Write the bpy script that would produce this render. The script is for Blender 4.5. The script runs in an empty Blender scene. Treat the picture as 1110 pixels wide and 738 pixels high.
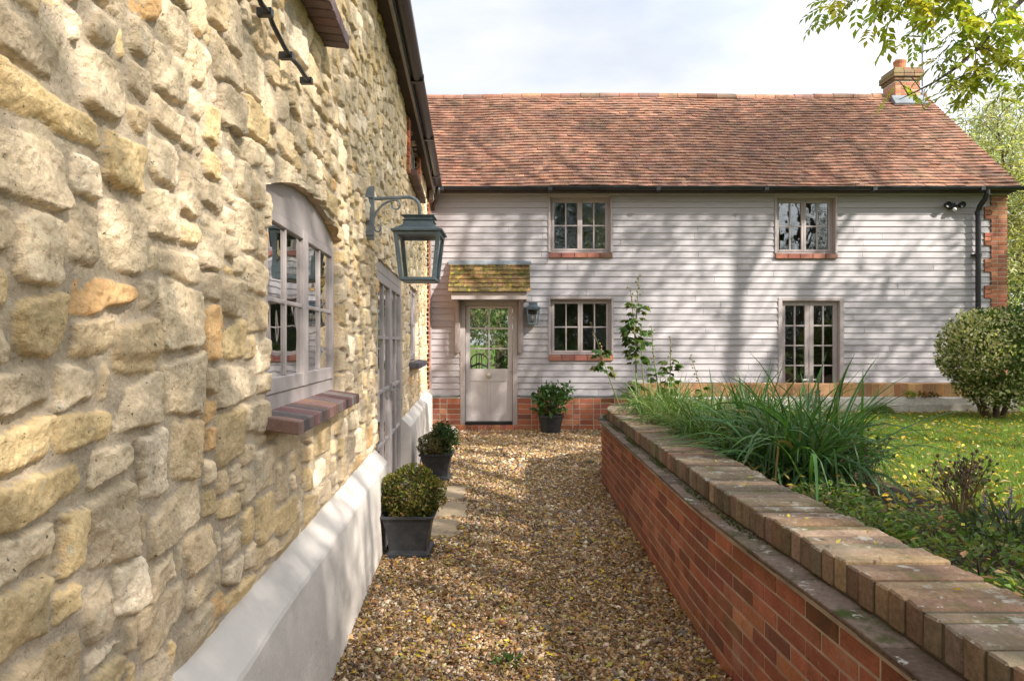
import bpy, math, random
import numpy as np
from mathutils import Vector

# ------------------------------------------------------------------ camera, sky, sun, exposure
S = bpy.context.scene
COL = S.collection
rad = math.radians
random.seed(7)
R = np.random.default_rng(11)

cam_d = bpy.data.cameras.new("camera")
cam_d.sensor_width = 36.0
cam_d.lens = 24.0
cam_d.shift_y = 2.0 / 1110.0
cam_d.clip_start = 0.05
cam_d.clip_end = 2000.0
cam = bpy.data.objects.new("camera", cam_d)
COL.objects.link(cam)
cam.location = (0, 0, 1.5)
cam.rotation_euler = (rad(90), 0, 0)
S.camera = cam

SUN_DIR = Vector((0.640, -0.520, 0.565)).normalized()      # towards the sun
SUN_EL = math.asin(SUN_DIR.z)
SUN_AZ = math.atan2(SUN_DIR.x, SUN_DIR.y)

world = bpy.data.worlds.new("World")
S.world = world
world.use_nodes = True
wn = world.node_tree
wn.nodes.clear()
w_out = wn.nodes.new("ShaderNodeOutputWorld")
w_bg = wn.nodes.new("ShaderNodeBackground")
w_bg.inputs["Strength"].default_value = 0.15
sky = wn.nodes.new("ShaderNodeTexSky")
sky.sky_type = 'NISHITA'
sky.sun_disc = False
sky.sun_elevation = SUN_EL
sky.sun_rotation = SUN_AZ
sky.dust_density = 1.5
w_tc = wn.nodes.new("ShaderNodeTexCoord")
w_map = wn.nodes.new("ShaderNodeMapping")
w_map.inputs["Scale"].default_value = (1.0, 1.0, 2.6)
w_map.inputs["Location"].default_value = (0.35, 0.2, 0.45)
w_no = wn.nodes.new("ShaderNodeTexNoise")
w_no.inputs["Scale"].default_value = 2.1
w_no.inputs["Detail"].default_value = 7.0
w_no.inputs["Roughness"].default_value = 0.52
w_no.inputs["Distortion"].default_value = 0.25
w_rp = wn.nodes.new("ShaderNodeValToRGB")
w_rp.color_ramp.elements[0].position = 0.36
w_rp.color_ramp.elements[0].color = (0.62, 0.62, 0.62, 1)
w_rp.color_ramp.elements[1].position = 0.58
w_rp.color_ramp.elements[1].color = (1, 1, 1, 1)
w_mx = wn.nodes.new("ShaderNodeMix")
w_mx.data_type = 'RGBA'
w_no2 = wn.nodes.new("ShaderNodeTexNoise")
w_no2.inputs["Scale"].default_value = 3.3
w_no2.inputs["Detail"].default_value = 6.0
w_rp2 = wn.nodes.new("ShaderNodeValToRGB")
w_rp2.color_ramp.elements[0].position = 0.35
w_rp2.color_ramp.elements[0].color = (2.55, 2.8, 3.2, 1)
w_rp2.color_ramp.elements[1].position = 0.66
w_rp2.color_ramp.elements[1].color = (3.65, 3.7, 3.8, 1)
L = wn.links.new
L(w_tc.outputs["Generated"], w_map.inputs["Vector"])
L(w_map.outputs["Vector"], w_no.inputs["Vector"])
L(w_map.outputs["Vector"], w_no2.inputs["Vector"])
L(w_no.outputs["Fac"], w_rp.inputs["Fac"])
L(w_no2.outputs["Fac"], w_rp2.inputs["Fac"])
L(w_rp.outputs["Color"], w_mx.inputs["Factor"])
L(sky.outputs["Color"], w_mx.inputs[6])
w_dot = wn.nodes.new("ShaderNodeVectorMath"); w_dot.operation = 'DOT_PRODUCT'
w_dot.inputs[1].default_value = SUN_DIR
w_mr = wn.nodes.new("ShaderNodeMapRange")
w_mr.inputs["From Min"].default_value = -0.15; w_mr.inputs["From Max"].default_value = 1.0
w_mr.inputs["To Min"].default_value = 1.0; w_mr.inputs["To Max"].default_value = 2.7
w_vm = wn.nodes.new("ShaderNodeVectorMath"); w_vm.operation = 'SCALE'
L(w_tc.outputs["Generated"], w_dot.inputs[0]); L(w_dot.outputs["Value"], w_mr.inputs["Value"])
L(w_rp2.outputs["Color"], w_vm.inputs[0]); L(w_mr.outputs["Result"], w_vm.inputs["Scale"])
L(w_vm.outputs["Vector"], w_mx.inputs[7])
L(w_mx.outputs[2], w_bg.inputs["Color"])
L(w_bg.outputs["Background"], w_out.inputs["Surface"])

sun_d = bpy.data.lights.new("sun", 'SUN')
sun_d.energy = 5.0
sun_d.angle = rad(0.53)
sun_d.color = (1.0, 0.94, 0.86)
sun = bpy.data.objects.new("sun", sun_d)
COL.objects.link(sun)
sun.rotation_euler = SUN_DIR.to_track_quat('Z', 'Y').to_euler()
sun.location = (20, -16, 20)

S.view_settings.view_transform = 'Standard'
S.view_settings.look = 'None'
S.view_settings.gamma = 1.0
S.view_settings.use_curve_mapping = False
S.view_settings.exposure = 0.95
S.cycles.max_bounces = 8
S.cycles.transparent_max_bounces = 16

# ------------------------------------------------------------------ noise
def _hash(ix, iy, seed):
    h = (ix.astype(np.int64) * 374761393 + iy.astype(np.int64) * 668265263 + seed * 974634777) & 0xFFFFFFFF
    h = ((h ^ (h >> 13)) * 1274126177) & 0xFFFFFFFF
    h = h ^ (h >> 16)
    return (h & 0xFFFFFF) / float(0xFFFFFF)

def vnoise(x, y, seed=0):
    ix = np.floor(x); iy = np.floor(y)
    fx = x - ix; fy = y - iy
    fx = fx * fx * fx * (fx * (fx * 6 - 15) + 10); fy = fy * fy * fy * (fy * (fy * 6 - 15) + 10)
    a = _hash(ix, iy, seed); b = _hash(ix + 1, iy, seed)
    c = _hash(ix, iy + 1, seed); d = _hash(ix + 1, iy + 1, seed)
    return (a + (b - a) * fx) * (1 - fy) + (c + (d - c) * fx) * fy

def fbm(x, y, octs=4, seed=0, gain=0.5):
    t = 0.0; a = 1.0; n = 0.0
    for o in range(octs):
        t = t + a * (vnoise(x * 2 ** o + 17.3 * o, y * 2 ** o - 9.1 * o, seed + o) - 0.5)
        n += a; a *= gain
    return t / n

# ------------------------------------------------------------------ materials
M = {}

def mat(name, color, rough=0.8, spec=0.3, metal=0.0, tint=False, var=0.0, var_scale=6.0, fine=0.0, fine_scale=60.0,
        bump=0.0, bump_scale=80.0, bump2=0.0, bump2_scale=15.0, patches=None, aniso=(1, 1, 1), detail=6.0, trans=0.0, bump_depth=1.0):
    """One procedural material. patches: list of (colour, scale, lo, hi, up_only)"""
    m = bpy.data.materials.new(name)
    m.use_nodes = True
    nt = m.node_tree; N = nt.nodes; K = nt.links.new
    N.clear()
    out = N.new("ShaderNodeOutputMaterial")
    bs = N.new("ShaderNodeBsdfPrincipled")
    bs.inputs["Roughness"].default_value = rough
    bs.inputs["Metallic"].default_value = metal
    bs.inputs["Specular IOR Level"].default_value = spec
    tc = N.new("ShaderNodeTexCoord")
    mp = N.new("ShaderNodeMapping")
    mp.inputs["Scale"].default_value = aniso
    K(tc.outputs["Object"], mp.inputs["Vector"])
    vec = mp.outputs["Vector"]
    rgb = N.new("ShaderNodeRGB")
    rgb.outputs[0].default_value = (*color, 1)
    cur = rgb.outputs[0]

    def mix(kind, a, b, fac):
        x = N.new("ShaderNodeMix"); x.data_type = 'RGBA'; x.blend_type = kind
        if isinstance(fac, float): x.inputs["Factor"].default_value = fac
        else: K(fac, x.inputs["Factor"])
        K(a, x.inputs[6])
        if isinstance(b, tuple): x.inputs[7].default_value = (*b, 1)
        else: K(b, x.inputs[7])
        return x.outputs[2]

    def noise(scale, det=detail, rgh=0.6):
        n = N.new("ShaderNodeTexNoise")
        n.inputs["Scale"].default_value = scale
        n.inputs["Detail"].default_value = det
        n.inputs["Roughness"].default_value = rgh
        K(vec, n.inputs["Vector"])
        return n.outputs["Fac"]

    def remap(s, lo, hi, a, b):
        r = N.new("ShaderNodeMapRange")
        r.inputs["From Min"].default_value = lo; r.inputs["From Max"].default_value = hi
        r.inputs["To Min"].default_value = a; r.inputs["To Max"].default_value = b
        K(s, r.inputs["Value"])
        return r.outputs["Result"]

    if tint:
        at = N.new("ShaderNodeAttribute"); at.attribute_name = "tint"
        cur = mix('MULTIPLY', cur, at.outputs["Color"], 1.0)
    for sc, am in ((var_scale, var), (fine_scale, fine)):
        if am:
            g = remap(noise(sc), 0.3, 0.7, 1 - am, 1 + am)
            cc = N.new("ShaderNodeCombineColor")
            for k in range(3): K(g, cc.inputs[k])
            cur = mix('MULTIPLY', cur, cc.outputs[0], 1.0)
    for p in (patches or []):
        pc, sc, lo, hi, up = p
        f = remap(noise(sc, 8.0, 0.65), lo, hi, 0.0, 1.0)
        if up:
            ge = N.new("ShaderNodeNewGeometry")
            sx = N.new("ShaderNodeSeparateXYZ"); K(ge.outputs["True Normal"], sx.inputs[0])
            u = remap(sx.outputs["Z"], 0.35, 0.75, 0.12 if up == 2 else 0.0, 1.0)
            mu = N.new("ShaderNodeMath"); mu.operation = 'MULTIPLY'; K(f, mu.inputs[0]); K(u, mu.inputs[1])
            f = mu.outputs[0]
        cur = mix('MIX', cur, pc, f)
    K(cur, bs.inputs["Base Color"])
    nrm = None
    for sc, st, ds in ((bump2_scale, bump2, 0.02), (bump_scale, bump, 0.004)):
        if st:
            b = N.new("ShaderNodeBump")
            b.inputs["Strength"].default_value = st
            b.inputs["Distance"].default_value = ds * bump_depth
            K(noise(sc, 8.0, 0.65), b.inputs["Height"])
            if nrm: K(nrm, b.inputs["Normal"])
            nrm = b.outputs["Normal"]
    if nrm: K(nrm, bs.inputs["Normal"])
    if trans:
        tr = N.new("ShaderNodeBsdfTranslucent")
        K(mix('MULTIPLY', cur, (1.5, 1.5, 0.7), 1.0), tr.inputs["Color"])
        ms = N.new("ShaderNodeMixShader"); ms.inputs[0].default_value = trans
        K(bs.outputs[0], ms.inputs[1]); K(tr.outputs[0], ms.inputs[2])
        K(ms.outputs[0], out.inputs["Surface"])
    else:
        K(bs.outputs[0], out.inputs["Surface"])
    M[name] = m
    return m

def glass(name, refl=0.06, tintc=(0.86, 0.9, 0.88), wav=0.15):
    m = bpy.data.materials.new(name); m.use_nodes = True
    nt = m.node_tree; N = nt.nodes; K = nt.links.new; N.clear()
    out = N.new("ShaderNodeOutputMaterial")
    t = N.new("ShaderNodeBsdfTransparent"); t.inputs[0].default_value = (*tintc, 1)
    g = N.new("ShaderNodeBsdfGlossy"); g.inputs["Roughness"].default_value = 0.015
    f = N.new("ShaderNodeFresnel"); f.inputs["IOR"].default_value = 1.5
    ad = N.new("ShaderNodeMath"); ad.operation = 'ADD'; ad.use_clamp = True; ad.inputs[1].default_value = refl
    K(f.outputs[0], ad.inputs[0])
    tc = N.new("ShaderNodeTexCoord")
    no = N.new("ShaderNodeTexNoise"); no.inputs["Scale"].default_value = 5.0; no.inputs["Detail"].default_value = 1.0
    K(tc.outputs["Object"], no.inputs["Vector"])
    b = N.new("ShaderNodeBump"); b.inputs["Strength"].default_value = wav; b.inputs["Distance"].default_value = 0.02
    K(no.outputs["Fac"], b.inputs["Height"]); K(b.outputs[0], g.inputs["Normal"])
    ms = N.new("ShaderNodeMixShader")
    K(ad.outputs[0], ms.inputs[0]); K(t.outputs[0], ms.inputs[1]); K(g.outputs[0], ms.inputs[2])
    K(ms.outputs[0], out.inputs["Surface"])
    M[name] = m

mat("limestone", (1, 1, 1), 0.92, 0.15, tint=True, var=0.16, var_scale=9, fine=0.16, fine_scale=80, bump=1.0, bump_scale=120, bump2=0.5, bump2_scale=50, bump_depth=1.3,
    patches=[((0.56, 0.47, 0.26), 7, 0.55, 0.85, 0), ((0.66, 0.62, 0.50), 19, 0.62, 0.72, 0), ((0.20, 0.155, 0.08), 26, 0.60, 0.76, 0), ((0.15, 0.115, 0.065), 75, 0.63, 0.68, 0)])
mat("white_render", (0.63, 0.575, 0.515), 0.85, 0.2, var=0.06, var_scale=2.5, fine=0.03, fine_scale=30, bump=0.5, bump_scale=60, bump2=0.18, bump2_scale=9,
    patches=[((0.47, 0.43, 0.38), 3.0, 0.54, 0.8, 0), ((0.36, 0.34, 0.27), 9.0, 0.66, 0.82, 0)])
mat("painted_timber", (0.375, 0.325, 0.308), 0.55, 0.35, var=0.08, var_scale=4, fine=0.06, fine_scale=50, bump=0.15, bump_scale=90, aniso=(1, 1, 0.4))
mat("weathered_timber", (0.30, 0.255, 0.235), 0.75, 0.25, var=0.15, var_scale=5, fine=0.15, fine_scale=50, bump=0.3, bump_scale=60, aniso=(1, 1, 0.25))
mat("pale_boards", (0.392, 0.365, 0.370), 0.6, 0.3, tint=True, var=0.07, var_scale=1.6, fine=0.06, fine_scale=25, bump=0.2, bump_scale=60, aniso=(0.12, 1, 1.6),
    patches=[((0.32, 0.30, 0.295), 2.2, 0.60, 0.85, 0)])
mat("red_brick", (1, 1, 1), 0.88, 0.2, tint=True, var=0.14, var_scale=14, fine=0.16, fine_scale=90, bump=0.6, bump_scale=120, bump2=0.2, bump2_scale=30)
mat("wall_brick", (1, 1, 1), 0.86, 0.22, tint=True, var=0.18, var_scale=9, fine=0.18, fine_scale=80, bump=0.55, bump_scale=130, bump2=0.25, bump2_scale=26,
    patches=[((0.42, 0.30, 0.22), 3.2, 0.60, 0.85, 0), ((0.060, 0.045, 0.034), 5.5, 0.58, 0.80, 0), ((0.40, 0.30, 0.23), 40.0, 0.66, 0.72, 0)])
mat("coping_brick", (1, 1, 1), 0.92, 0.15, tint=True, var=0.2, var_scale=10, fine=0.25, fine_scale=70, bump=0.9, bump_scale=110, bump2=0.4, bump2_scale=30,
    patches=[((0.10, 0.105, 0.035), 6.5, 0.52, 0.70, 2), ((0.205, 0.165, 0.12), 4.0, 0.48, 0.75, 1), ((0.36, 0.335, 0.275), 12.0, 0.57, 0.64, 1), ((0.38, 0.36, 0.31), 34.0, 0.62, 0.66, 1)])
mat("creasing_tile", (0.20, 0.15, 0.12), 0.95, 0.12, tint=True, var=0.25, var_scale=9, fine=0.25, fine_scale=60, bump=0.9, bump_scale=90, bump2=0.5, bump2_scale=25,
    patches=[((0.06, 0.075, 0.022), 6.0, 0.54, 0.66, 1), ((0.42, 0.40, 0.36), 14.0, 0.60, 0.645, 1)])
mat("mortar", (0.52, 0.45, 0.36), 0.95, 0.1, var=0.15, var_scale=12, bump=0.6, bump_scale=150)
mat("wall_mortar", (0.44, 0.36, 0.28), 0.95, 0.1, var=0.25, var_scale=7, bump=0.6, bump_scale=150)
mat("coping_mortar", (0.10, 0.085, 0.06), 0.95, 0.1, var=0.2, var_scale=12, bump=0.6, bump_scale=150)
mat("clay_tile", (1, 1, 1), 0.85, 0.25, tint=True, var=0.16, var_scale=3.0, fine=0.18, fine_scale=35, bump=0.4, bump_scale=70,
    patches=[((0.10, 0.078, 0.05), 1.7, 0.52, 0.78, 0), ((0.085, 0.08, 0.035), 5.0, 0.64, 0.76, 0), ((0.34, 0.29, 0.23), 11.0, 0.66, 0.74, 0)])
mat("mossy_tile", (1, 1, 1), 0.95, 0.15, tint=True, var=0.2, var_scale=6, fine=0.2, fine_scale=50, bump=0.9, bump_scale=60,
    patches=[((0.075, 0.075, 0.025), 7.0, 0.45, 0.62, 0), ((0.30, 0.24, 0.03), 16.0, 0.53, 0.66, 0)])
mat("sill_brick", (1, 1, 1), 0.6, 0.35, tint=True, var=0.18, var_scale=20, fine=0.15, fine_scale=90, bump=0.5, bump_scale=90)
mat("lead", (0.19, 0.21, 0.225), 0.6, 0.4, var=0.2, var_scale=6, bump=0.25, bump_scale=25)
mat("black_plastic", (0.016, 0.017, 0.019), 0.42, 0.45, var=0.15, var_scale=8)
mat("brown_plastic", (0.030, 0.023, 0.020), 0.38, 0.5, var=0.2, var_scale=8)
mat("dark_soffit", (0.075, 0.055, 0.045), 0.8, 0.2, var=0.2, var_scale=6)
mat("lantern_metal", (0.125, 0.165, 0.19), 0.5, 0.45, metal=0.25, var=0.25, var_scale=22, fine=0.15, fine_scale=80, bump=0.2, bump_scale=70)
mat("galvanised", (0.23, 0.27, 0.30), 0.5, 0.5, metal=0.35, var=0.25, var_scale=25, bump=0.2, bump_scale=70)
mat("steel", (0.5, 0.5, 0.48), 0.3, 0.5, metal=0.9, var=0.1, var_scale=20)
mat("dark_planter", (0.030, 0.032, 0.035), 0.48, 0.45, var=0.35, var_scale=12, fine=0.2, fine_scale=60, bump=0.2, bump_scale=60,
    patches=[((0.16, 0.16, 0.15), 9.0, 0.64, 0.78, 0)])
mat("soil", (0.055, 0.038, 0.026), 0.97, 0.1, var=0.3, var_scale=9, fine=0.3, fine_scale=60, bump=1.0, bump_scale=50, bump2=0.6, bump2_scale=14)
mat("gravel_bed", (0.17, 0.12, 0.075), 0.95, 0.15, var=0.3, var_scale=3, fine=0.5, fine_scale=75, bump=1.0, bump_scale=70, bump2=0.4, bump2_scale=40)
mat("pebble", (1, 1, 1), 0.75, 0.3, tint=True, fine=0.15, fine_scale=150)
mat("dead_leaf", (1, 1, 1), 0.75, 0.25, tint=True, fine=0.2, fine_scale=90, trans=0.25)
mat("leaf", (1, 1, 1), 0.55, 0.35, tint=True, trans=0.42)
mat("glossy_leaf", (1, 1, 1), 0.38, 0.45, tint=True, trans=0.22)
mat("blade", (1, 1, 1), 0.5, 0.35, tint=True, trans=0.3)
mat("turf", (0.085, 0.135, 0.022), 0.95, 0.1, var=0.3, var_scale=2.5, fine=0.4, fine_scale=80, bump=1.0, bump_scale=60)
mat("bark", (0.105, 0.085, 0.065), 0.95, 0.15, tint=True, var=0.25, var_scale=10, fine=0.25, fine_scale=50, bump=1.0, bump_scale=30, aniso=(1, 1, 0.3))
mat("stem", (1, 1, 1), 0.7, 0.25, tint=True)
mat("sandstone_slab", (0.36, 0.275, 0.18), 0.9, 0.2, var=0.22, var_scale=6, fine=0.15, fine_scale=50, bump=0.5, bump_scale=60, bump2=0.3, bump2_scale=9,
    patches=[((0.16, 0.12, 0.08), 6.0, 0.52, 0.70, 0)])
mat("pale_rock", (0.55, 0.48, 0.40), 0.9, 0.2, var=0.2, var_scale=9, bump=0.6, bump_scale=50)
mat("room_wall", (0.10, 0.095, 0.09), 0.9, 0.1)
mat("door_paint", (0.50, 0.455, 0.44), 0.5, 0.35, var=0.06, var_scale=4, fine=0.05, fine_scale=40, bump=0.12, bump_scale=80)
mat("white_plastic", (0.7, 0.7, 0.68), 0.5, 0.4)
mat("terracotta", (0.42, 0.17, 0.085), 0.85, 0.2, var=0.15, var_scale=12, bump=0.3, bump_scale=60)
mat("pale_stucco", (0.52, 0.47, 0.40), 0.9, 0.15, var=0.25, var_scale=4, fine=0.15, fine_scale=25, bump=0.5, bump_scale=40)
mat("black_iron", (0.014, 0.014, 0.015), 0.5, 0.4)
mat("ceramic", (0.50, 0.46, 0.38), 0.35, 0.5, var=0.3, var_scale=40)
glass("window_glass", 0.07, wav=0.3)
glass("side_glass", 0.08, wav=0.08)
glass("lantern_glass", 0.02, (0.93, 0.95, 0.94), 0.05)

# ------------------------------------------------------------------ objects
def link(o, parent=None, loc=None):
    COL.objects.link(o)
    if parent is not None: o.parent = parent
    return o

def thing(name, label, cat, loc=(0, 0, 0), group=None):
    o = bpy.data.objects.new(name, None)
    o.empty_display_size = 0.1
    o.location = loc
    o["label"] = label; o["category"] = cat
    if group: o["group"] = group
    COL.objects.link(o)
    return o

def tag(o, label, cat, group=None):
    o["label"] = label; o["category"] = cat
    if group: o["group"] = group
    return o

def root_loc(o):
    v = Vector((0, 0, 0))
    while o is not None:
        v = v + o.location; o = o.parent
    return v

class MB:
    def __init__(s): s.v = []; s.f = []; s.c = []; s.n = 0
    def add(s, vs, fs, col=(1, 1, 1)):
        vs = [tuple(p) for p in vs]
        s.v += vs
        s.f += [tuple(i + s.n for i in f) for f in fs]
        s.c += [tuple(col)] * len(vs)
        s.n += len(vs)
    def hexa(s, p, col=(1, 1, 1)):
        # p: 4 bottom corners in order, 4 top corners in the same order
        s.add(p, [(3, 2, 1, 0), (4, 5, 6, 7), (0, 1, 5, 4), (1, 2, 6, 5), (2, 3, 7, 6), (3, 0, 4, 7)], col)
    def box(s, x0, x1, y0, y1, z0, z1, col=(1, 1, 1)):
        s.hexa([(x0, y0, z0), (x1, y0, z0), (x1, y1, z0), (x0, y1, z0), (x0, y0, z1), (x1, y0, z1), (x1, y1, z1), (x0, y1, z1)], col)
    def pbox(s, P, u0, u1, v0, v1, w0, w1, col=(1, 1, 1)):
        s.hexa([P(u0, v0, w0), P(u1, v0, w0), P(u1, v0, w1), P(u0, v0, w1), P(u0, v1, w0), P(u1, v1, w0), P(u1, v1, w1), P(u0, v1, w1)], col)
    def tube(s, pts, rs, n=8, col=(1, 1, 1), cap=True):
        pts = [Vector(p) for p in pts]
        if not hasattr(rs, '__len__'): rs = [rs] * len(pts)
        rings = []; up = None
        for i, p in enumerate(pts):
            a = pts[max(i - 1, 0)]; b = pts[min(i + 1, len(pts) - 1)]
            t = (b - a).normalized() if (b - a).length > 1e-9 else Vector((0, 0, 1))
            if up is None:
                up = Vector((1, 0, 0)) if abs(t.x) < 0.8 else Vector((0, 1, 0))
            x = (up - t * up.dot(t)).normalized(); y = t.cross(x); up = x
            rings.append([p + x * rs[i] * math.cos(2 * math.pi * k / n) + y * rs[i] * math.sin(2 * math.pi * k / n) for k in range(n)])
        vs = [q for r in rings for q in r]; fs = []
        for i in range(len(rings) - 1):
            for k in range(n):
                fs.append((i * n + k, i * n + (k + 1) % n, (i + 1) * n + (k + 1) % n, (i + 1) * n + k))
        if cap:
            fs.append(tuple(range(n))[::-1]); fs.append(tuple((len(rings) - 1) * n + k for k in range(n)))
        s.add(vs, fs, col)
    def lathe(s, prof, c=(0, 0, 0), n=20, col=(1, 1, 1), axis='z', cap=True):
        vs = []; fs = []
        for r, h in prof:
            for k in range(n):
                a = 2 * math.pi * k / n
                if axis == 'z': vs.append((c[0] + r * math.cos(a), c[1] + r * math.sin(a), c[2] + h))
                else: vs.append((c[0] + r * math.cos(a), c[1] + h, c[2] + r * math.sin(a)))
        for i in range(len(prof) - 1):
            for k in range(n):
                fs.append((i * n + k, i * n + (k + 1) % n, (i + 1) * n + (k + 1) % n, (i + 1) * n + k))
        if cap:
            fs.append(tuple(range(n))[::-1]); fs.append(tuple((len(prof) - 1) * n + k for k in range(n)))
        s.add(vs, fs, col)
    def loft(s, rings, col=(1, 1, 1), cap=True):
        n = len(rings[0]); vs = [q for r in rings for q in r]; fs = []
        for i in range(len(rings) - 1):
            for k in range(n):
                fs.append((i * n + k, i * n + (k + 1) % n, (i + 1) * n + (k + 1) % n, (i + 1) * n + k))
        if cap:
            fs.append(tuple(range(n))[::-1]); fs.append(tuple((len(rings) - 1) * n + k for k in range(n)))
        s.add(vs, fs, col)
    def build(s, name, m, parent=None, bevel=0.0, smooth=False):
        off = np.array(root_loc(parent)) if parent is not None else np.zeros(3)
        v = (np.array(s.v, dtype=float) - off)
        me = bpy.data.meshes.new(name)
        me.from_pydata(v.tolist(), [], s.f)
        ca = me.color_attributes.new("tint", 'FLOAT_COLOR', 'POINT')
        c = np.ones((len(s.v), 4), dtype=np.float32); c[:, :3] = np.array(s.c)
        ca.data.foreach_set("color", c.ravel())
        me.materials.append(M[m] if isinstance(m, str) else m)
        if smooth: me.polygons.foreach_set("use_smooth", [True] * len(me.polygons))
        me.update()
        o = bpy.data.objects.new(name, me)
        link(o, parent)
        if bevel:
            b = o.modifiers.new("bevel", 'BEVEL'); b.width = bevel; b.segments = 1; b.limit_method = 'ANGLE'
        return o

def raw_mesh(name, v, f, c, m, parent=None, smooth=False):
    """Fast path: v (n,3), f (k,3 or 4) arrays, c (n,3)"""
    off = np.array(root_loc(parent)) if parent is not None else np.zeros(3)
    me = bpy.data.meshes.new(name)
    n, k, q = len(v), len(f), f.shape[1]
    me.vertices.add(n)
    me.vertices.foreach_set("co", (v - off).astype(np.float32).ravel())
    me.loops.add(k * q)
    me.loops.foreach_set("vertex_index", f.astype(np.int32).ravel())
    me.polygons.add(k)
    me.polygons.foreach_set("loop_start", np.arange(0, k * q, q, dtype=np.int32))
    me.polygons.foreach_set("loop_total", np.full(k, q, dtype=np.int32))
    if smooth: me.polygons.foreach_set("use_smooth", np.ones(k, dtype=bool))
    me.update(calc_edges=True)
    ca = me.color_attributes.new("tint", 'FLOAT_COLOR', 'POINT')
    cc = np.ones((n, 4), dtype=np.float32); cc[:, :3] = c
    ca.data.foreach_set("color", cc.ravel())
    me.materials.append(M[m])
    o = bpy.data.objects.new(name, me)
    return link(o, parent)

def struct(o):
    o["kind"] = "structure"; return o

def stuff(o, label=None, cat=None):
    o["kind"] = "stuff"
    if label: o["label"] = label; o["category"] = cat
    return o

def pick(cols, n, jitter=0.15, rng=R):
    cols = np.array(cols, dtype=float)
    c = cols[rng.integers(0, len(cols), n)]
    return np.clip(c * (1 + rng.normal(0, jitter, (n, 1))) * (1 + rng.normal(0, jitter * 0.3, (n, 3))), 0.004, 0.9)

def unit(a):
    return a / np.maximum(np.linalg.norm(a, axis=1, keepdims=True), 1e-9)

def leaf_cloud(cen, d, nrm, length, width, col, fold=0.25):
    """Folded rhombic leaves: cen (n,3) base points, d direction, nrm face normal hint, per-leaf length/width."""
    d = unit(d); s = unit(np.cross(d, nrm)); n2 = np.cross(s, d)
    length = np.asarray(length).reshape(-1, 1); width = np.asarray(width).reshape(-1, 1)
    b = cen; t = cen + d * length - n2 * length * 0.12
    mid = cen + d * length * 0.45
    l = mid + s * width * 0.5 + n2 * width * fold
    r = mid - s * width * 0.5 + n2 * width * fold
    v = np.stack([b, r, t, l], 1).reshape(-1, 3)
    n = len(cen)
    i = np.arange(n)[:, None] * 4
    f = np.concatenate([i + np.array([0, 1, 2]), i + np.array([0, 2, 3])])
    return v, f, np.repeat(col, 4, 0)

def join(parts):
    vs, fs, cs, n = [], [], [], 0
    for v, f, c in parts:
        vs.append(v); fs.append(f + n); cs.append(c); n += len(v)
    return np.concatenate(vs), np.concatenate(fs), np.concatenate(cs)

# ------------------------------------------------------------------ coordinate frames
SK = 0.0635                       # the stone cottage stands 3.6 degrees off the line of sight
FY = 11.70                        # face of the boarded house
def PL(u, v, w=0.0): return (-0.70 - SK * u + w, u, v)          # stone cottage: u along wall, w outwards
def PF(u, v, w=0.0): return (u, FY - w, v)                      # boarded house
def fx(px): return (px - 555) / 740.0 * FY
def fz(py): return 1.5 - (py - 371) / 740.0 * FY
def at(px, py, Y): return ((px - 555) / 740.0 * Y, Y, 1.5 - (py - 371) / 740.0 * Y)

def solid_wall(mb, P, u0, u1, v0, v1, w0, w1, ops):
    us = sorted({u0, u1, *[a for o in ops for a in o[:2] if u0 < a < u1]})
    vs = sorted({v0, v1, *[a for o in ops for a in o[2:4] if v0 < a < v1]})
    for a, b in zip(us, us[1:]):
        run = None
        for c, d in zip(vs, vs[1:]):
            um, vm = (a + b) / 2, (c + d) / 2
            hole = any(o[0] < um < o[1] and o[2] < vm < o[3] for o in ops)
            if hole:
                if run: mb.pbox(P, a, b, run[0], run[1], w0, w1); run = None
            else: run = (run[0], d) if run else (c, d)
        if run: mb.pbox(P, a, b, run[0], run[1], w0, w1)

def minus(a, b, cuts):
    out = [(a, b)]
    for c, d in cuts:
        nx = []
        for p, q in out:
            if d <= p or c >= q: nx.append((p, q)); continue
            if c > p: nx.append((p, c))
            if d < q: nx.append((d, q))
        out = nx
    return [(p, q) for p, q in out if q - p > 1e-4]

BR_RED = [(0.40, 0.14, 0.072), (0.45, 0.17, 0.085), (0.36, 0.125, 0.072), (0.48, 0.20, 0.105), (0.33, 0.12, 0.075)]
BR_WALL = [(0.31, 0.112, 0.065), (0.34, 0.13, 0.074), (0.28, 0.10, 0.062), (0.36, 0.145, 0.082), (0.25, 0.095, 0.063), (0.32, 0.122, 0.075)]
BR_ORANGE = [(0.50, 0.22, 0.085), (0.46, 0.20, 0.09), (0.54, 0.26, 0.11), (0.40, 0.17, 0.08)]

def bricks(mb, P, u0, u1, v0, v1, cols, depth=0.05, ops=(), bl=0.215, bh=0.065, j=0.010, proud=0.0, flemish=False, tooth=None, inset=0.0):
    row = 0; v = v0 + j / 2
    while v + bh <= v1 + 0.012:
        top = min(v + bh, v1)
        cuts = [(o[0] - j / 2, o[1] + j / 2) for o in ops if o[2] < v + bh * 0.6 and o[3] > v + bh * 0.4]
        a0 = u0 if tooth is None else tooth(row)
        u = a0 - (0.5 * (bl + j) if row % 2 else 0.0)
        k = 0
        while u < u1:
            L_ = bl if not (flemish and (k + row) % 2) else (bl - j) / 2
            for p, q in minus(max(u, a0), min(u + L_, u1), cuts):
                if q - p > 0.02:
                    c = pick(cols, 1, 0.16)[0]
                    dp = proud + random.uniform(-0.0015, 0.002)
                    mb.pbox(P, p, q, v, top, -depth, dp, c)
            u += L_ + j; k += 1
        v += bh + j; row += 1

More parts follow.
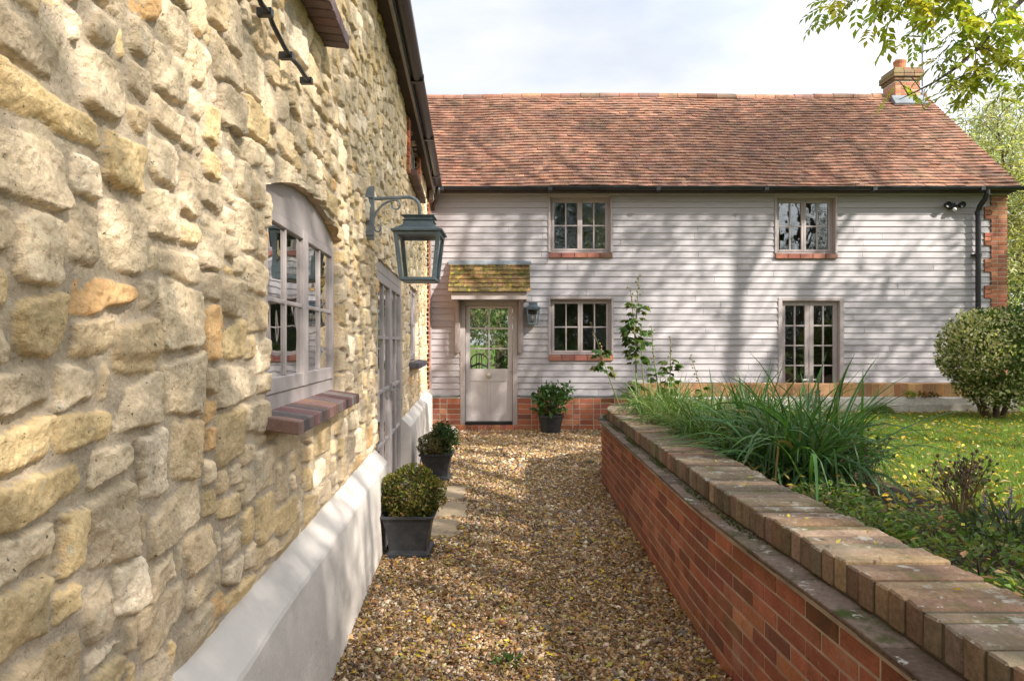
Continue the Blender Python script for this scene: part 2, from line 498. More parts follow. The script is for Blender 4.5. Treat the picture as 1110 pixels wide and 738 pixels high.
# ------------------------------------------------------------------ windows
def bars_rect(mb, P, u0, u1, v0, v1, t, w0, w1):
    mb.pbox(P, u0, u0 + t, v0, v1, w0, w1); mb.pbox(P, u1 - t, u1, v0, v1, w0, w1)
    mb.pbox(P, u0 + t, u1 - t, v0, v0 + t, w0, w1); mb.pbox(P, u0 + t, u1 - t, v1 - t, v1, w0, w1)

def casement(parent, P, u0, u1, v0, v1, w, cols, rows, m, gm, stile=0.045, bar=0.022, bottom=None, name='casement', th=0.045):
    mb = MB(); bt = bottom or stile
    mb.pbox(P, u0, u0 + stile, v0, v1, w - th, w); mb.pbox(P, u1 - stile, u1, v0, v1, w - th, w)
    mb.pbox(P, u0 + stile, u1 - stile, v0, v0 + bt, w - th, w - 0.002); mb.pbox(P, u0 + stile, u1 - stile, v1 - stile, v1, w - th, w - 0.002)
    gu0, gu1, gv0, gv1 = u0 + stile, u1 - stile, v0 + bt, v1 - stile
    for k in range(1, cols):
        c = gu0 + (gu1 - gu0) * k / cols
        mb.pbox(P, c - bar / 2, c + bar / 2, gv0, gv1, w - th + 0.008, w - 0.006)
    for k in range(1, rows):
        c = gv0 + (gv1 - gv0) * k / rows
        mb.pbox(P, gu0, gu1, c - bar / 2, c + bar / 2, w - th + 0.009, w - 0.008)
    o = mb.build(name, m, parent, bevel=0.003)
    g = MB(); wg = w - th * 0.55
    g.pbox(P, gu0 - 0.005, gu1 + 0.005, gv0 - 0.005, gv1 + 0.005, wg - 0.002, wg + 0.002)
    return o, g

def window(house, P, u0, u1, v0, v1, w, sill=None, rows=2, cols=2, m='painted_timber', gm='window_glass', fr=0.03, n=2, label=None):
    mb = MB(); bars_rect(mb, P, u0, u1, v0, v1, fr, w - 0.09, w)
    win = mb.build('window', m, house, bevel=0.003)
    if label: win['label'] = label
    a, b = u0 + fr + 0.003, u1 - fr - 0.003
    for k in range(n):
        c0, c1 = a + (b - a) * k / n + 0.0015, a + (b - a) * (k + 1) / n - 0.0015
        o, g = casement(win, P, c0, c1, v0 + fr + 0.003, v1 - fr - 0.003, w + 0.006, cols, rows, m, gm, stile=0.04)
        g.build('pane', gm, win)
    if sill: sill(win)
    return win

def brick_sill(P, u0, u1, zb, zt, w0, w1, cols, name='sill', drop=0.02, step=0.075):
    def f(win):
        mb = MB(); n = max(2, round((u1 - u0) / step)); s = (u1 - u0) / n
        for k in range(n):
            c = pick(cols, 1, 0.22)[0]; a = u0 + k * s + 0.004; b = u0 + (k + 1) * s - 0.003
            d = random.uniform(-0.002, 0.002)
            mb.hexa([P(a, zb, w0), P(b, zb, w0), P(b, zb - drop, w1 + d), P(a, zb - drop, w1 + d), P(a, zt, w0), P(b, zt, w0), P(b, zt - drop, w1 + d), P(a, zt - drop, w1 + d)], c)
        mb.pbox(P, u0 + 0.014, u1 - 0.014, zb - 0.004, zt - drop - 0.012, w0 - 0.02, w1 - drop - 0.02, (0.20, 0.17, 0.14))
        mb.build(name, 'sill_brick', win, bevel=0.004)
    return f

PURPLE = [(0.15, 0.085, 0.080), (0.19, 0.105, 0.088), (0.13, 0.10, 0.10), (0.23, 0.14, 0.11), (0.18, 0.145, 0.13)]

# ================================================================== SETTING: ground
mb = MB(); mb.add([(-300, -300, -0.03), (300, -300, -0.03), (300, 400, -0.03), (-300, 400, -0.03)], [(0, 1, 2, 3)])
struct(mb.build('ground', 'turf'))
mb = MB(); mb.add([(-0.8, -8, 0.0), (3.4, -8, 0), (3.4, 11.72, 0), (-1.6, 11.72, 0)], [(0, 1, 2, 3)])
struct(mb.build('gravel_path', 'gravel_bed'))

# garden wall path: straight, then a quarter turn to the right, then a short run east
WX, WY, WR = 0.95, 7.15, 1.5
W_S0 = -2.0
def flare(u):
    t = min(max((3.7 - u) / 2.3, 0.0), 1.0)
    return 0.095 * t * t * (3 - 2 * t)
def wall_path(u):
    if u <= WY: return (WX + flare(u), u), (-1.0, 0.0)
    t = (u - WY) / WR
    if t <= math.pi / 2:
        return (WX + WR - WR * math.cos(t), WY + WR * math.sin(t)), (-math.cos(t), math.sin(t))
    e = u - WY - WR * math.pi / 2
    return (WX + WR + e, WY + WR), (0.0, 1.0)
def PW(u, v, w=0.0):
    p, n = wall_path(u)
    return (p[0] + n[0] * w, p[1] + n[1] * w, v)
W_END = WY + WR * math.pi / 2 + 0.7

LAWN_Z = 0.44
def lawn_height(x, y):
    """bed against the wall is banked up, the lawn lies lower"""
    d = np.clip((x - 1.35) / 2.6, 0, 1)
    near = 1 - np.clip((y - 7.2) / 1.6, 0, 1) * 0.0
    return 0.61 * (1 - d * d * (3 - 2 * d)) * near + LAWN_Z * d * d * (3 - 2 * d) + 0.02 * (vnoise(x * 1.3, y * 1.3, 5) - 0.5)

def lawn_sheet():
    xs = np.concatenate([np.arange(1.2, 6, 0.12), np.arange(6, 14, 0.5), np.arange(14, 61, 4)])
    ys = np.concatenate([np.arange(-40, -2, 4), np.arange(-2, 10.3, 0.14), [10.36]])
    X, Y = np.meshgrid(xs, ys)
    # the left edge follows the wall round its bend
    for i in range(len(ys)):
        y = ys[i]
        if y < WY: xl = WX + 0.28
        elif y < WY + WR - 0.3: xl = WX + WR - math.sqrt(max((WR - 0.28) ** 2 - (y - WY) ** 2, 0.0))
        else: xl = WX + WR
        X[i] = np.where(X[i] < 6, xl + (X[i] - 1.2) * (6 - xl) / 4.8, X[i])
    Z = lawn_height(X, Y)
    v = np.stack([X, Y, Z], -1)
    # skirt down to the ground along the left and far edge
    rows, cols = X.shape
    left = v[:, 0].copy(); left[:, 2] = -0.02
    far = v[-1].copy(); far[:, 2] = -0.02
    n = rows * cols
    vv = np.concatenate([v.reshape(-1, 3), left, far])
    ii = np.arange(n).reshape(rows, cols)
    q = np.stack([ii[:-1, :-1], ii[:-1, 1:], ii[1:, 1:], ii[1:, :-1]], -1).reshape(-1, 4)
    li = n + np.arange(rows); fi = n + rows + np.arange(cols)
    q1 = np.stack([ii[:-1, 0], ii[1:, 0], li[1:], li[:-1]], -1)
    q2 = np.stack([ii[-1, :-1], ii[-1, 1:], fi[1:], fi[:-1]], -1)
    return vv, np.concatenate([q, q1, q2])
v, f = lawn_sheet()
struct(raw_mesh('lawn', v, f, np.ones((len(v), 3)), 'turf', smooth=True))

# planting bed: dark soil lying on the banked edge behind the wall
def bed_sheet():
    ys = np.arange(-1.5, 8.6, 0.1); vv = []; 
    for y in ys:
        if y < WY: xl = WX + 0.3
        else: xl = WX + WR - math.sqrt(max((WR - 0.3) ** 2 - (y - WY) ** 2, 0.0))
        xr = 3.0 + 0.25 * math.sin(y * 1.3) - 0.10 * max(0, y - 3.5) 
        for t in np.linspace(0, 1, 14): vv.append((xl + (max(xr, xl + 0.2) - xl) * t, y))
    vv = np.array(vv); x, y = vv[:, 0], vv[:, 1]
    z = lawn_height(x, y) + 0.012 + 0.03 * vnoise(x * 9, y * 9, 3) * np.tile(np.sin(np.linspace(0.25, math.pi - 0.02, 14)), len(ys))
    n = 14; ii = np.arange(len(vv)).reshape(-1, n)
    q = np.stack([ii[:-1, :-1], ii[:-1, 1:], ii[1:, 1:], ii[1:, :-1]], -1).reshape(-1, 4)
    return np.stack([x, y, z], -1), q
v, f = bed_sheet()
struct(raw_mesh('soil', v, f, np.ones((len(v), 3)), 'soil', smooth=True))

# ================================================================== STONE COTTAGE
cottage = thing('stone_cottage', 'rubble limestone cottage with arched window and white rendered plinth', 'cottage', (-0.70, 0, 0))
ARCH = (2.38, 3.70)
C_OPS = [  # u0,u1,v0,v1
    (2.38, 3.70, 1.24, 2.05), (5.18, 7.20, 0.02, 2.15), (8.0, 9.27, 1.27, 2.19), (7.75, 9.2, 3.46, 4.03), (2.15, 3.2, 2.97, 3.8)]
def arch_z(u): 
    t = (u - (ARCH[0] + ARCH[1]) / 2) / ((ARCH[1] - ARCH[0]) / 2)
    return 2.05 + 0.105 * (1 - t * t)

def stone_layout():
    U, V = 0.05, 0.042
    nu, nv = int(14.4 / U), int(3.75 / V)
    g = -np.ones((nv, nu), dtype=np.int32); rects = []
    sizes = [(4, 3), (5, 3), (3, 2), (6, 3), (4, 2), (2, 2), (5, 4), (3, 3), (2, 3), (7, 3), (6, 2), (4, 4), (3, 4), (5, 2), (2, 1), (3, 1), (6, 4)]
    wt = np.array([12, 11, 6, 8, 8, 3, 6, 8, 3, 4, 5, 5, 4, 6, 1, 1.5, 4.0]); wt /= wt.sum()
    rng = np.random.default_rng(5)
    for r in range(nv):
        for c in range(nu):
            if g[r, c] >= 0: continue
            ok = False
            for _ in range(9):
                w, h = sizes[rng.choice(len(sizes), p=wt)]
                w2 = 0
                while w2 < w and c + w2 < nu and g[r, c + w2] < 0: w2 += 1
                if w2 >= w and r + h <= nv and (g[r:r + h, c:c + w] < 0).all(): ok = True; break
            if not ok:
                w = 1
                while w < 3 and c + w < nu and g[r, c + w] < 0: w += 1
                h = 1
                while h < 2 and r + h < nv and (g[r + h, c:c + w] < 0).all(): h += 1
            g[r:r + h, c:c + w] = len(rects)
            rects.append((c * U, (c + w) * U, r * V, (r + h) * V))
    return g, np.array(rects), U, V

def build_stone_wall():
    Y0, Z0, Z1 = -1.6, 0.60, 4.10
    us = [Y0]
    while us[-1] < 11.40:
        y = us[-1]
        us.append(y + (0.03 if y < 0.6 else min(max(y * y / 518.0 * 1.35, 0.0022), 0.022)))
    us = np.array(us); vs = np.arange(Z0, Z1, 0.0046)
    for o in C_OPS:
        for a in o[:2]: us[np.argmin(abs(us - a))] = a
        for a in o[2:4]:
            if a < Z1 and a > Z0: vs[np.argmin(abs(vs - a))] = a
    Ug, Vg = np.meshgrid(us, vs)
    # arch: lift the rows of vertices above the window head into the curve
    V0 = Vg.copy()
    lift = np.where((us >= ARCH[0]) & (us <= ARCH[1]), 0.105 * (1 - ((us - (ARCH[0] + ARCH[1]) / 2) / ((ARCH[1] - ARCH[0]) / 2)) ** 2), 0.0)
    fall = np.where(vs <= 2.05, np.clip((vs - 1.5) / 0.55, 0, 1), np.clip((2.75 - vs) / 0.70, 0, 1))
    Vg = Vg + fall[:, None] * lift[None, :]
    g, rects, U, V = stone_layout()
    wx = Ug + 0.024 * fbm(Ug * 5, Vg * 5, 3, 21) + 0.012 * fbm(Ug * 22, Vg * 22, 2, 31)
    wz = Vg + 0.024 * fbm(Ug * 5, Vg * 5, 3, 41) + 0.012 * fbm(Ug * 22, Vg * 22, 2, 51) + 0.012 * np.sin(Ug * 2.1)
    lx, lz = wx - Y0 + 0.2, wz - Z0 + 0.05
    ci = np.clip((lx / U).astype(int), 0, g.shape[1] - 1); ri = np.clip((lz / V).astype(int), 0, g.shape[0] - 1)
    sid = g[ri, ci]
    rng = np.random.default_rng(9); n = len(rects)
    ins = rng.uniform(0.003, 0.013, (n, 4)); slo = rng.normal(0, 0.11, (n, 4))
    x0, x1, z0, z1 = [rects[sid, k] for k in range(4)]
    cx, cz = (x0 + x1) / 2, (z0 + z1) / 2
    dl = lx - x0 - ins[sid, 0] + slo[sid, 0] * (lz - cz); dr = x1 - lx - ins[sid, 1] + slo[sid, 1] * (lz - cz)
    db = lz - z0 - ins[sid, 2] + slo[sid, 2] * (lx - cx); dt = z1 - lz - ins[sid, 3] + slo[sid, 3] * (lx - cx)
    w_, h_ = x1 - x0, z1 - z0
    r = np.minimum(np.minimum(w_, h_) * 0.28, 0.032) * rng.uniform(0.35, 1.1, n)[sid]
    qx = np.maximum(np.maximum(r - dl, r - dr), 0); qz = np.maximum(np.maximum(r - db, r - dt), 0)
    d = r - np.hypot(qx, qz) + 0.006 * fbm(Ug * 60, Vg * 60, 2, 77)
    t = np.clip(d / rng.uniform(0.005, 0.012, n)[sid], 0, 1); t = t * (2 - t)
    size = np.minimum(w_, h_)
    prot = rng.uniform(0.020, 0.036, n)[sid] * np.clip(size / 0.09, 0.45, 1.1)
    tilt = rng.normal(0, 0.075, (n, 2))
    face = tilt[sid, 0] * (lx - cx) + tilt[sid, 1] * (lz - cz)
    # broken faces: ridged noise plus hewn facets, different on each stone
    ox, oz = rng.uniform(0, 90, n)[sid], rng.uniform(0, 90, n)[sid]
    rid = np.abs(fbm(Ug * 13 + ox, Vg * 17 + oz, 5, 61, 0.5)) * 0.013
    rough = 0.0075 * fbm(Ug * 34 + ox, Vg * 42 + oz, 4, 88, 0.60)
    # chipped facets: planar steps broken across each face
    st = fbm(Ug * 11 + oz, Vg * 15 + ox, 3, 71, 0.5) * 6; stp = (np.floor(st) + np.clip((st - np.floor(st)) * 4.0, 0, 1)) * 0.0036
    rough = rough + stp
    k1 = rng.normal(0, 1, (n, 2))[sid[..., None], np.arange(2)]
    fac = np.clip(k1[..., 0] * (lx - cx) + k1[..., 1] * (lz - cz) - 0.03, 0, 0.05) * 0.38
    edge_fade = 0.0
    hgt = t * (prot + face - fac - rid + 0.006) + rough * (0.35 + 0.65 * t)
    pit = vnoise(Ug * 75 + ox, Vg * 75 + oz, 19) ; hgt -= t * 0.006 * np.clip(pit - 0.72, 0, 1) / 0.28
    mort = 0.007 * fbm(Ug * 8, Vg * 8, 4, 5) + 0.004 * fbm(Ug * 40, Vg * 40, 3, 15)
    hgt = np.where(d > 0, np.maximum(hgt, mort * 0.5), 0) + mort * np.clip(1 - t, 0, 1)
    # slobbered mortar rises over the joints here and there
    hgt = hgt * 0.64
    lvl = 0.0045 + 0.005 * fbm(Ug * 1.7, Vg * 1.7, 2, 52) + mort * 0.9
    hgt = hgt + t * 0.0022 * fbm(Ug * 95 + ox, Vg * 95 + oz, 3, 23, 0.6)
    under = hgt < lvl
    hgt = np.maximum(hgt, lvl)
    slob = np.clip(fbm(Ug * 3.1, Vg * 3.1, 3, 95) * 2.2 - 0.25, 0, 1) * 0.016
    ismort = under | (d < 0.002) | (hgt < slob * 0.9)
    hgt = np.maximum(hgt, slob + mort * 0.6) - 0.006
    hgt = hgt + 0.022 * fbm(Ug * 0.7, Vg * 0.7, 2, 4)
    hgt = np.clip(hgt, -0.02, 0.062)
    fz_ = np.clip((Vg - 0.690) / 0.05, 0, 1); hgt = hgt * fz_ - 0.012 * (1 - fz_)
    # colours: each stone its own, with ochre and grey ones among the buff
    pal = np.array([(0.47, 0.385, 0.235), (0.43, 0.37, 0.25), (0.52, 0.44, 0.29), (0.39, 0.335, 0.225), (0.57, 0.49, 0.33), (0.50, 0.40, 0.21), (0.51, 0.34, 0.16), (0.50, 0.43, 0.29), (0.62, 0.55, 0.40), (0.42, 0.34, 0.19)])
    pw = np.array([18, 16, 14, 10, 9, 12, 4, 9, 5, 10.0]); pw /= pw.sum()
    sc = 1.62 * pal[rng.choice(len(pal), n, p=pw)] * np.array((1.10, 1.01, 1.02)) * (1 + rng.normal(0, 0.08, (n, 1)))
    col = sc[sid]
    stain = np.clip(fbm(Ug * 9 + ox, Vg * 9 + oz, 4, 7) * 2.6, -0.5, 0.9)[..., None]
    col = np.where(stain > 0, col * (1 - stain * 0.35) + np.array((0.52, 0.34, 0.13)) * stain * 0.35, col * (1 + stain * 0.30))
    mcol = np.array((0.58, 0.47, 0.345)) * (1 + 0.5 * fbm(Ug * 6, Vg * 6, 4, 33))[..., None]
    col = np.where(ismort[..., None], mcol, col)
    X = -0.70 - SK * Ug + hgt
    verts = np.stack([X, Ug, Vg], -1)
    rows, cols = Ug.shape
    ii = np.arange(rows * cols).reshape(rows, cols)
    um = (Ug[:-1, :-1] + Ug[1:, 1:]) / 2; vm = (Vg[:-1, :-1] + Vg[1:, 1:]) / 2
    keep = np.ones(um.shape, bool)
    for k, o in enumerate(C_OPS):
        top = o[3]
        inside = (um > o[0]) & (um < o[1]) & (vm > o[2]) & (vm < top)
        if k == 0:
            v0m = (V0[:-1, :-1] + V0[1:, 1:]) / 2
            inside = (um > o[0]) & (um < o[1]) & (v0m > o[2]) & (v0m < o[3])
        keep &= ~inside
    quads = np.stack([ii[:-1, :-1], ii[:-1, 1:], ii[1:, 1:], ii[1:, :-1]], -1)
    # reveals: run the border of each hole back into the wall
    edges = []
    k = keep
    a = k[:-1, :] & ~k[1:, :]; p = np.argwhere(a); edges.append(np.stack([ii[p[:, 0] + 1, p[:, 1]], ii[p[:, 0] + 1, p[:, 1] + 1]], 1))
    a = ~k[:-1, :] & k[1:, :]; p = np.argwhere(a); edges.append(np.stack([ii[p[:, 0] + 1, p[:, 1]], ii[p[:, 0] + 1, p[:, 1] + 1]], 1))
    a = k[:, :-1] & ~k[:, 1:]; p = np.argwhere(a); edges.append(np.stack([ii[p[:, 0], p[:, 1] + 1], ii[p[:, 0] + 1, p[:, 1] + 1]], 1))
    a = ~k[:, :-1] & k[:, 1:]; p = np.argwhere(a); edges.append(np.stack([ii[p[:, 0], p[:, 1] + 1], ii[p[:, 0] + 1, p[:, 1] + 1]], 1))
    e = np.concatenate(edges)
    flat = verts.reshape(-1, 3); colf = col.reshape(-1, 3)
    uniq, inv = np.unique(e.ravel(), return_inverse=True); inv = inv.reshape(-1, 2)
    allv, allc, base = [flat], [colf], len(flat)
    newq = []
    prev = uniq[inv]
    nl = 7
    for s in range(1, nl + 1):
        b = flat[uniq].copy(); 
        x_base = -0.70 - SK * b[:, 1]
        hh = b[:, 0] - x_base
        b[:, 0] = x_base + hh * (1 - s / nl) - 0.17 * s / nl
        wob = 0.006 * (fbm(b[:, 0] * 5, b[:, 1] * 9 + b[:, 2] * 9, 3, 3)) * (1 if s < nl else 0)
        b[:, 2] += wob; 
        allv.append(b); allc.append(colf[uniq] * (0.9 + 0.2 * R.random((len(b), 1))))
        cur = base + inv
        newq.append(np.stack([prev[:, 0], prev[:, 1], cur[:, 1], cur[:, 0]], 1))
        prev = cur; base += len(b)
    f = np.concatenate([quads[keep]] + newq)
    o = raw_mesh('stone_wall', np.concatenate(allv), f, np.concatenate(allc), 'limestone', cottage, smooth=True)
    return o
build_stone_wall()

# inner skin, floor, other walls, so the cottage is a closed building
mb = MB()
solid_wall(mb, PL, -1.6, 11.4, 0.0, 4.02, -0.42, -0.171, C_OPS[:1] + C_OPS[1:] + [(2.38, 3.7, 2.05, 2.16)])
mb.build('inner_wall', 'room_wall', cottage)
mb = MB()
mb.box(-6.2, -5.9, -1.6, 11.4, 0, 4.0); mb.box(-5.9, -1.0, -1.9, -1.6, 0, 4.0); mb.box(-5.9, -1.86, 11.35, 11.6, 0, 4.0)
mb.box(-5.9, -1.14, -1.6, 11.35, 0.0, 0.05); mb.box(-5.9, -1.9, -1.6, 11.35, 2.45, 2.6)
mb.build('outer_walls', 'room_wall', cottage)
# roof: the slope rises away from the eaves over the path
mb = MB()
for y0 in np.arange(-1.8, 11.4, 0.33):
    y1 = min(y0 + 0.33, 11.45)
    for k in range(16):
        t0, t1 = k / 16, (k + 1) / 16
        def rp(y, t, dz): return (-0.565 - SK * y - 3.0 * t, y, 4.10 + 2.75 * t + dz)
        c = pick([(0.30, 0.15, 0.09), (0.25, 0.12, 0.08), (0.34, 0.18, 0.11)], 1)[0]
        mb.hexa([rp(y0, t0, 0), rp(y1 - 0.005, t0, 0), rp(y1 - 0.005, t1 + 0.02, -0.01), rp(y0, t1 + 0.02, -0.01), rp(y0, t0, 0.03), rp(y1 - 0.005, t0, 0.03), rp(y1 - 0.005, t1 + 0.02, 0.02), rp(y0, t1 + 0.02, 0.02)], c)
roof_o = mb.build('roof', 'clay_tile', cottage)
mb = MB()
mb.hexa([(-3.56 - SK * -1.8, -1.8, 6.82), (-3.56 - SK * 11.4, 11.45, 6.82), (-7.0, 11.45, 4.0), (-7.0, -1.8, 4.0), (-3.56 - SK * -1.8, -1.8, 6.87), (-3.56 - SK * 11.4, 11.45, 6.87), (-7.0, 11.45, 4.05), (-7.0, -1.8, 4.05)], (0.28, 0.14, 0.09))
mb.build('rear_slope', 'clay_tile', roof_o)
# plinth: rendered, rounded sloping top, in two lengths either side of the glazed doors
def plinth(u0, u1):
    n = int((u1 - u0) / 0.06) + 1
    rings = []
    for u in np.linspace(u0, u1, n):
        wv = 0.0025 * (vnoise(np.array([u * 2.2]), np.array([1.0]), 8)[0] - 0.5) * 2
        wt = 0.004 * (vnoise(np.array([u * 3.1]), np.array([4.0]), 9)[0] - 0.5) * 2 + 0.006 * (vnoise(np.array([u * 9]), np.array([4.0]), 9)[0] - 0.5)
        prof = [(-0.16, -0.02), (0.098 + wv, -0.02), (0.094 + wv, 0.30), (0.090 + wv, 0.594 + wt), (0.084 + wv, 0.608 + wt), (0.072, 0.620 + wt), (0.02, 0.668 + wt), (-0.02, 0.705 + wt), (-0.16, 0.705)]
        rings.append([PL(u, z, w) for w, z in prof])
    m_ = MB(); m_.loft(rings)
    m_.build('plinth', 'white_render', cottage)
plinth(-1.6, 5.12); plinth(7.2, 11.5)

def first_window():
    u0, u1 = ARCH; w = -0.045
    mb = MB()
    # frame with a solid arched board filling the head
    v_sp = 2.045
    N = 16; pts = []
    for k in range(N + 1):
        u = u0 + (u1 - u0) * k / N
        pts.append((u, arch_z(u) + 0.02))
    lo = [PL(u0, v_sp - 0.04, w), PL(u1, v_sp - 0.04, w)]
    ring0 = [PL(u, z, w + 0.012) for u, z in [(u0, v_sp - 0.05), (u1, v_sp - 0.05)] + pts[::-1]]
    ring1 = [PL(u, z, w - 0.06) for u, z in [(u0, v_sp - 0.05), (u1, v_sp - 0.05)] + pts[::-1]]
    mb.loft([ring0, ring1])
    mb.pbox(PL, u0, u1, 1.24, 1.305, w - 0.09, w + 0.012)
    mb.pbox(PL, u0, u0 + 0.038, 1.305, v_sp - 0.05, w - 0.09, w); mb.pbox(PL, u1 - 0.035, u1, 1.305, v_sp - 0.05, w - 0.09, w)
    win = mb.build('window', 'painted_timber', cottage, bevel=0.003)
    win['label'] = 'arched window with taupe casements under a solid board head'
    a, b = u0 + 0.04, u1 - 0.038
    for k in range(2):
        c0, c1 = a + (b - a) * k / 2 + 0.0015, a + (b - a) * (k + 1) / 2 - 0.0015
        o, g = casement(win, PL, c0, c1, 1.308, v_sp - 0.052, w + 0.022, 2, 2, 'painted_timber', 'side_glass', stile=0.042, bar=0.018, bottom=0.06, th=0.034)
        g.build('pane', 'side_glass', win)
    brick_sill(PL, 2.34, 3.62, 1.204, 1.252, -0.05, 0.12, PURPLE, drop=0.024)(win)
first_window()
window(cottage, PL, 8.0, 9.27, 1.28, 2.19, -0.03, brick_sill(PL, 7.93, 9.36, 1.21, 1.275, -0.05, 0.13, [(0.10, 0.09, 0.10)]), gm='side_glass')
window(cottage, PL, 7.75, 9.2, 3.47, 4.02, -0.03, brick_sill(PL, 7.7, 9.28, 3.40, 3.465, -0.05, 0.12, [(0.12, 0.07, 0.06)]), rows=2, gm='side_glass')
window(cottage, PL, 2.15, 3.2, 2.98, 3.79, -0.045, brick_sill(PL, 2.1, 3.26, 2.915, 2.975, -0.05, 0.13, [(0.11, 0.07, 0.07), (0.14, 0.09, 0.085)]), gm='side_glass')
# glazed double doors
mb = MB(); D0, D1, DT, DW = 5.18, 7.20, 2.15, -0.012
mb.pbox(PL, D0, D0 + 0.055, 0.03, DT, DW - 0.09, DW); mb.pbox(PL, D1 - 0.055, D1, 0.03, DT, DW - 0.09, DW)
mb.pbox(PL, D0 + 0.055, D1 - 0.055, DT - 0.09, DT, DW - 0.09, DW + 0.004); mb.pbox(PL, D0 - 0.03, D1 + 0.03, -0.01, 0.045, -0.15, 0.02)
fd = mb.build('door_frame', 'painted_timber', cottage, bevel=0.003)
for k in range(2):
    c0 = D0 + 0.058 + k * ((D1 - D0 - 0.116) / 2); c1 = c0 + (D1 - D0 - 0.116) / 2 - 0.003
    o, g = casement(fd, PL, c0, c1, 0.05, DT - 0.094, DW + 0.008, 2, 4, 'painted_timber', 'side_glass', stile=0.075, bar=0.028, bottom=0.16, name='door')
    g.build('pane', 'side_glass', fd)
mb = MB(); um = (D0 + D1) / 2
for s in (-1, 1):
    mb.tube([PL(um + s * 0.05, 1.07, DW), PL(um + s * 0.05, 1.07, DW + 0.055), PL(um + s * 0.15, 1.065, DW + 0.06)], 0.009, 8)
    mb.pbox(PL, um + s * 0.05 - 0.018, um + s * 0.05 + 0.018, 0.97, 1.13, DW + 0.0085, DW + 0.014)
mb.build('handle', 'steel', fd, smooth=False)
# brick dressings: far corner and round the upper far window
mb = MB(); bm = MB()
for _a, _b in ((7.55, 7.75), (9.2, 9.42)):
    mb = MB(); bricks(mb, PL, _a, _b, 3.40, 4.02, BR_RED, proud=0.045, depth=0.1); mb.build('brick_dressing', 'red_brick', cottage, bevel=0.003)
mb = MB(); bricks(mb, PL, 11.28, 11.66, 0.72, 4.02, BR_RED, ops=(), proud=0.045, depth=0.12)
bm.pbox(PL, 11.28, 11.66, 0.0, 4.02, -0.12, 0.038, (1, 1, 1))
q = mb.build('brick_dressing', 'red_brick', cottage, bevel=0.003)
bm.build('mortar', 'mortar', q)
# eaves: soffit, fascia, gutter
mb = MB(); mb.pbox(PL, -1.8, 11.45, 4.03, 4.05, -0.1, 0.115); o = mb.build('soffit', 'dark_soffit', cottage)
mb = MB(); mb.pbox(PL, -1.8, 11.45, 3.985, 4.16, 0.1151, 0.137); mb.build('fascia', 'weathered_timber', cottage)
mb = MB(); rings = []
for u in (-1.8, 11.25):
    ring = []
    for k in range(9):
        a = math.pi + math.pi * k / 8
        ring.append(PL(u, 4.085 + 0.062 * math.sin(a), 0.200 + 0.062 * math.cos(a)))
    for k in range(9):
        a = 2 * math.pi - math.pi * k / 8
        ring.append(PL(u, 4.085 + 0.056 * math.sin(a), 0.200 + 0.056 * math.cos(a)))
    rings.append(ring)
mb.loft(rings)
for u in np.arange(-1.0, 11.2, 1.9): mb.pbox(PL, u, u + 0.06, 4.018, 4.09, 0.138, 0.266)
gut = mb.build('gutter', 'brown_plastic', cottage)
mb = MB(); mb.tube([PL(11.15, 4.04, 0.20), PL(11.2, 3.94, 0.20), PL(11.32, 3.86, 0.17), PL(11.40, 3.80, 0.12), PL(11.42, 3.70, 0.10)], 0.034, 10); mb.build('swan_neck', 'brown_plastic', gut, smooth=True)
mb = MB(); mb.pbox(PL, 11.26, 11.62, 3.86, 4.028, 0.05, 0.114); mb.build('eaves_box', 'painted_timber', cottage)

# ================================================================== BOARDED HOUSE
house = thing('boarded_house', 'pale weatherboarded house with clay tiled roof and red brick base', 'house', (3.0, 13.0, 0))
HX0, HX1 = -1.46, 8.46
W1 = (fx(595), fx(663), fz(277), fz(213)); W2 = (fx(840), fx(906), fz(278), fz(213.5)); W3 = (fx(595), fx(664), fz(388), fz(323))
FD = (fx(843), fx(914), 0.20, fz(323)); DR = (fx(499), fx(561), 0.08, 2.20)
H_OPS = [W1, W2, W3, FD, DR]
mb = MB()
solid_wall(mb, PF, -5.5, HX1, 0.0, 4.10, -0.22, -0.025, H_OPS)
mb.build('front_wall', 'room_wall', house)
REAR = (-1.6, 0.6, 0.6, 2.3)
mb = MB()
def PB(u, v, w=0.0): return (u, 16.4 + w, v)
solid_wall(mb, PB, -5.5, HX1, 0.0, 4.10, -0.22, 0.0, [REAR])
mb.build('rear_wall', 'room_wall', house)
mb = MB(); mb.box(-5.5, HX1, 11.95, 16.15, 0.0, 0.06); mb.box(-5.5, HX1, 11.95, 16.15, 2.42, 2.6); mb.box(1.9, 2.0, 11.95, 16.15, 0.06, 2.42); mb.box(-5.5, HX1, 11.95, 16.15, 4.1, 4.18)
mb.build('floors', 'room_wall', house)
# gable ends
mat("gable_brick", (0.30, 0.14, 0.085), 0.9, 0.2, var=0.2, var_scale=6, fine=0.2, fine_scale=40, bump=0.5, bump_scale=60)
for x0, x1 in ((HX1 - 0.22, HX1), (-5.5, -5.3)):
    mb = MB(); mb.loft([[(x, 11.73, 0), (x, 16.39, 0), (x, 16.39, 4.10), (x, 14.1, 6.50), (x, 11.73, 4.14)] for x in (x0, x1)])
    mb.build('gable_wall', 'gable_brick', house)
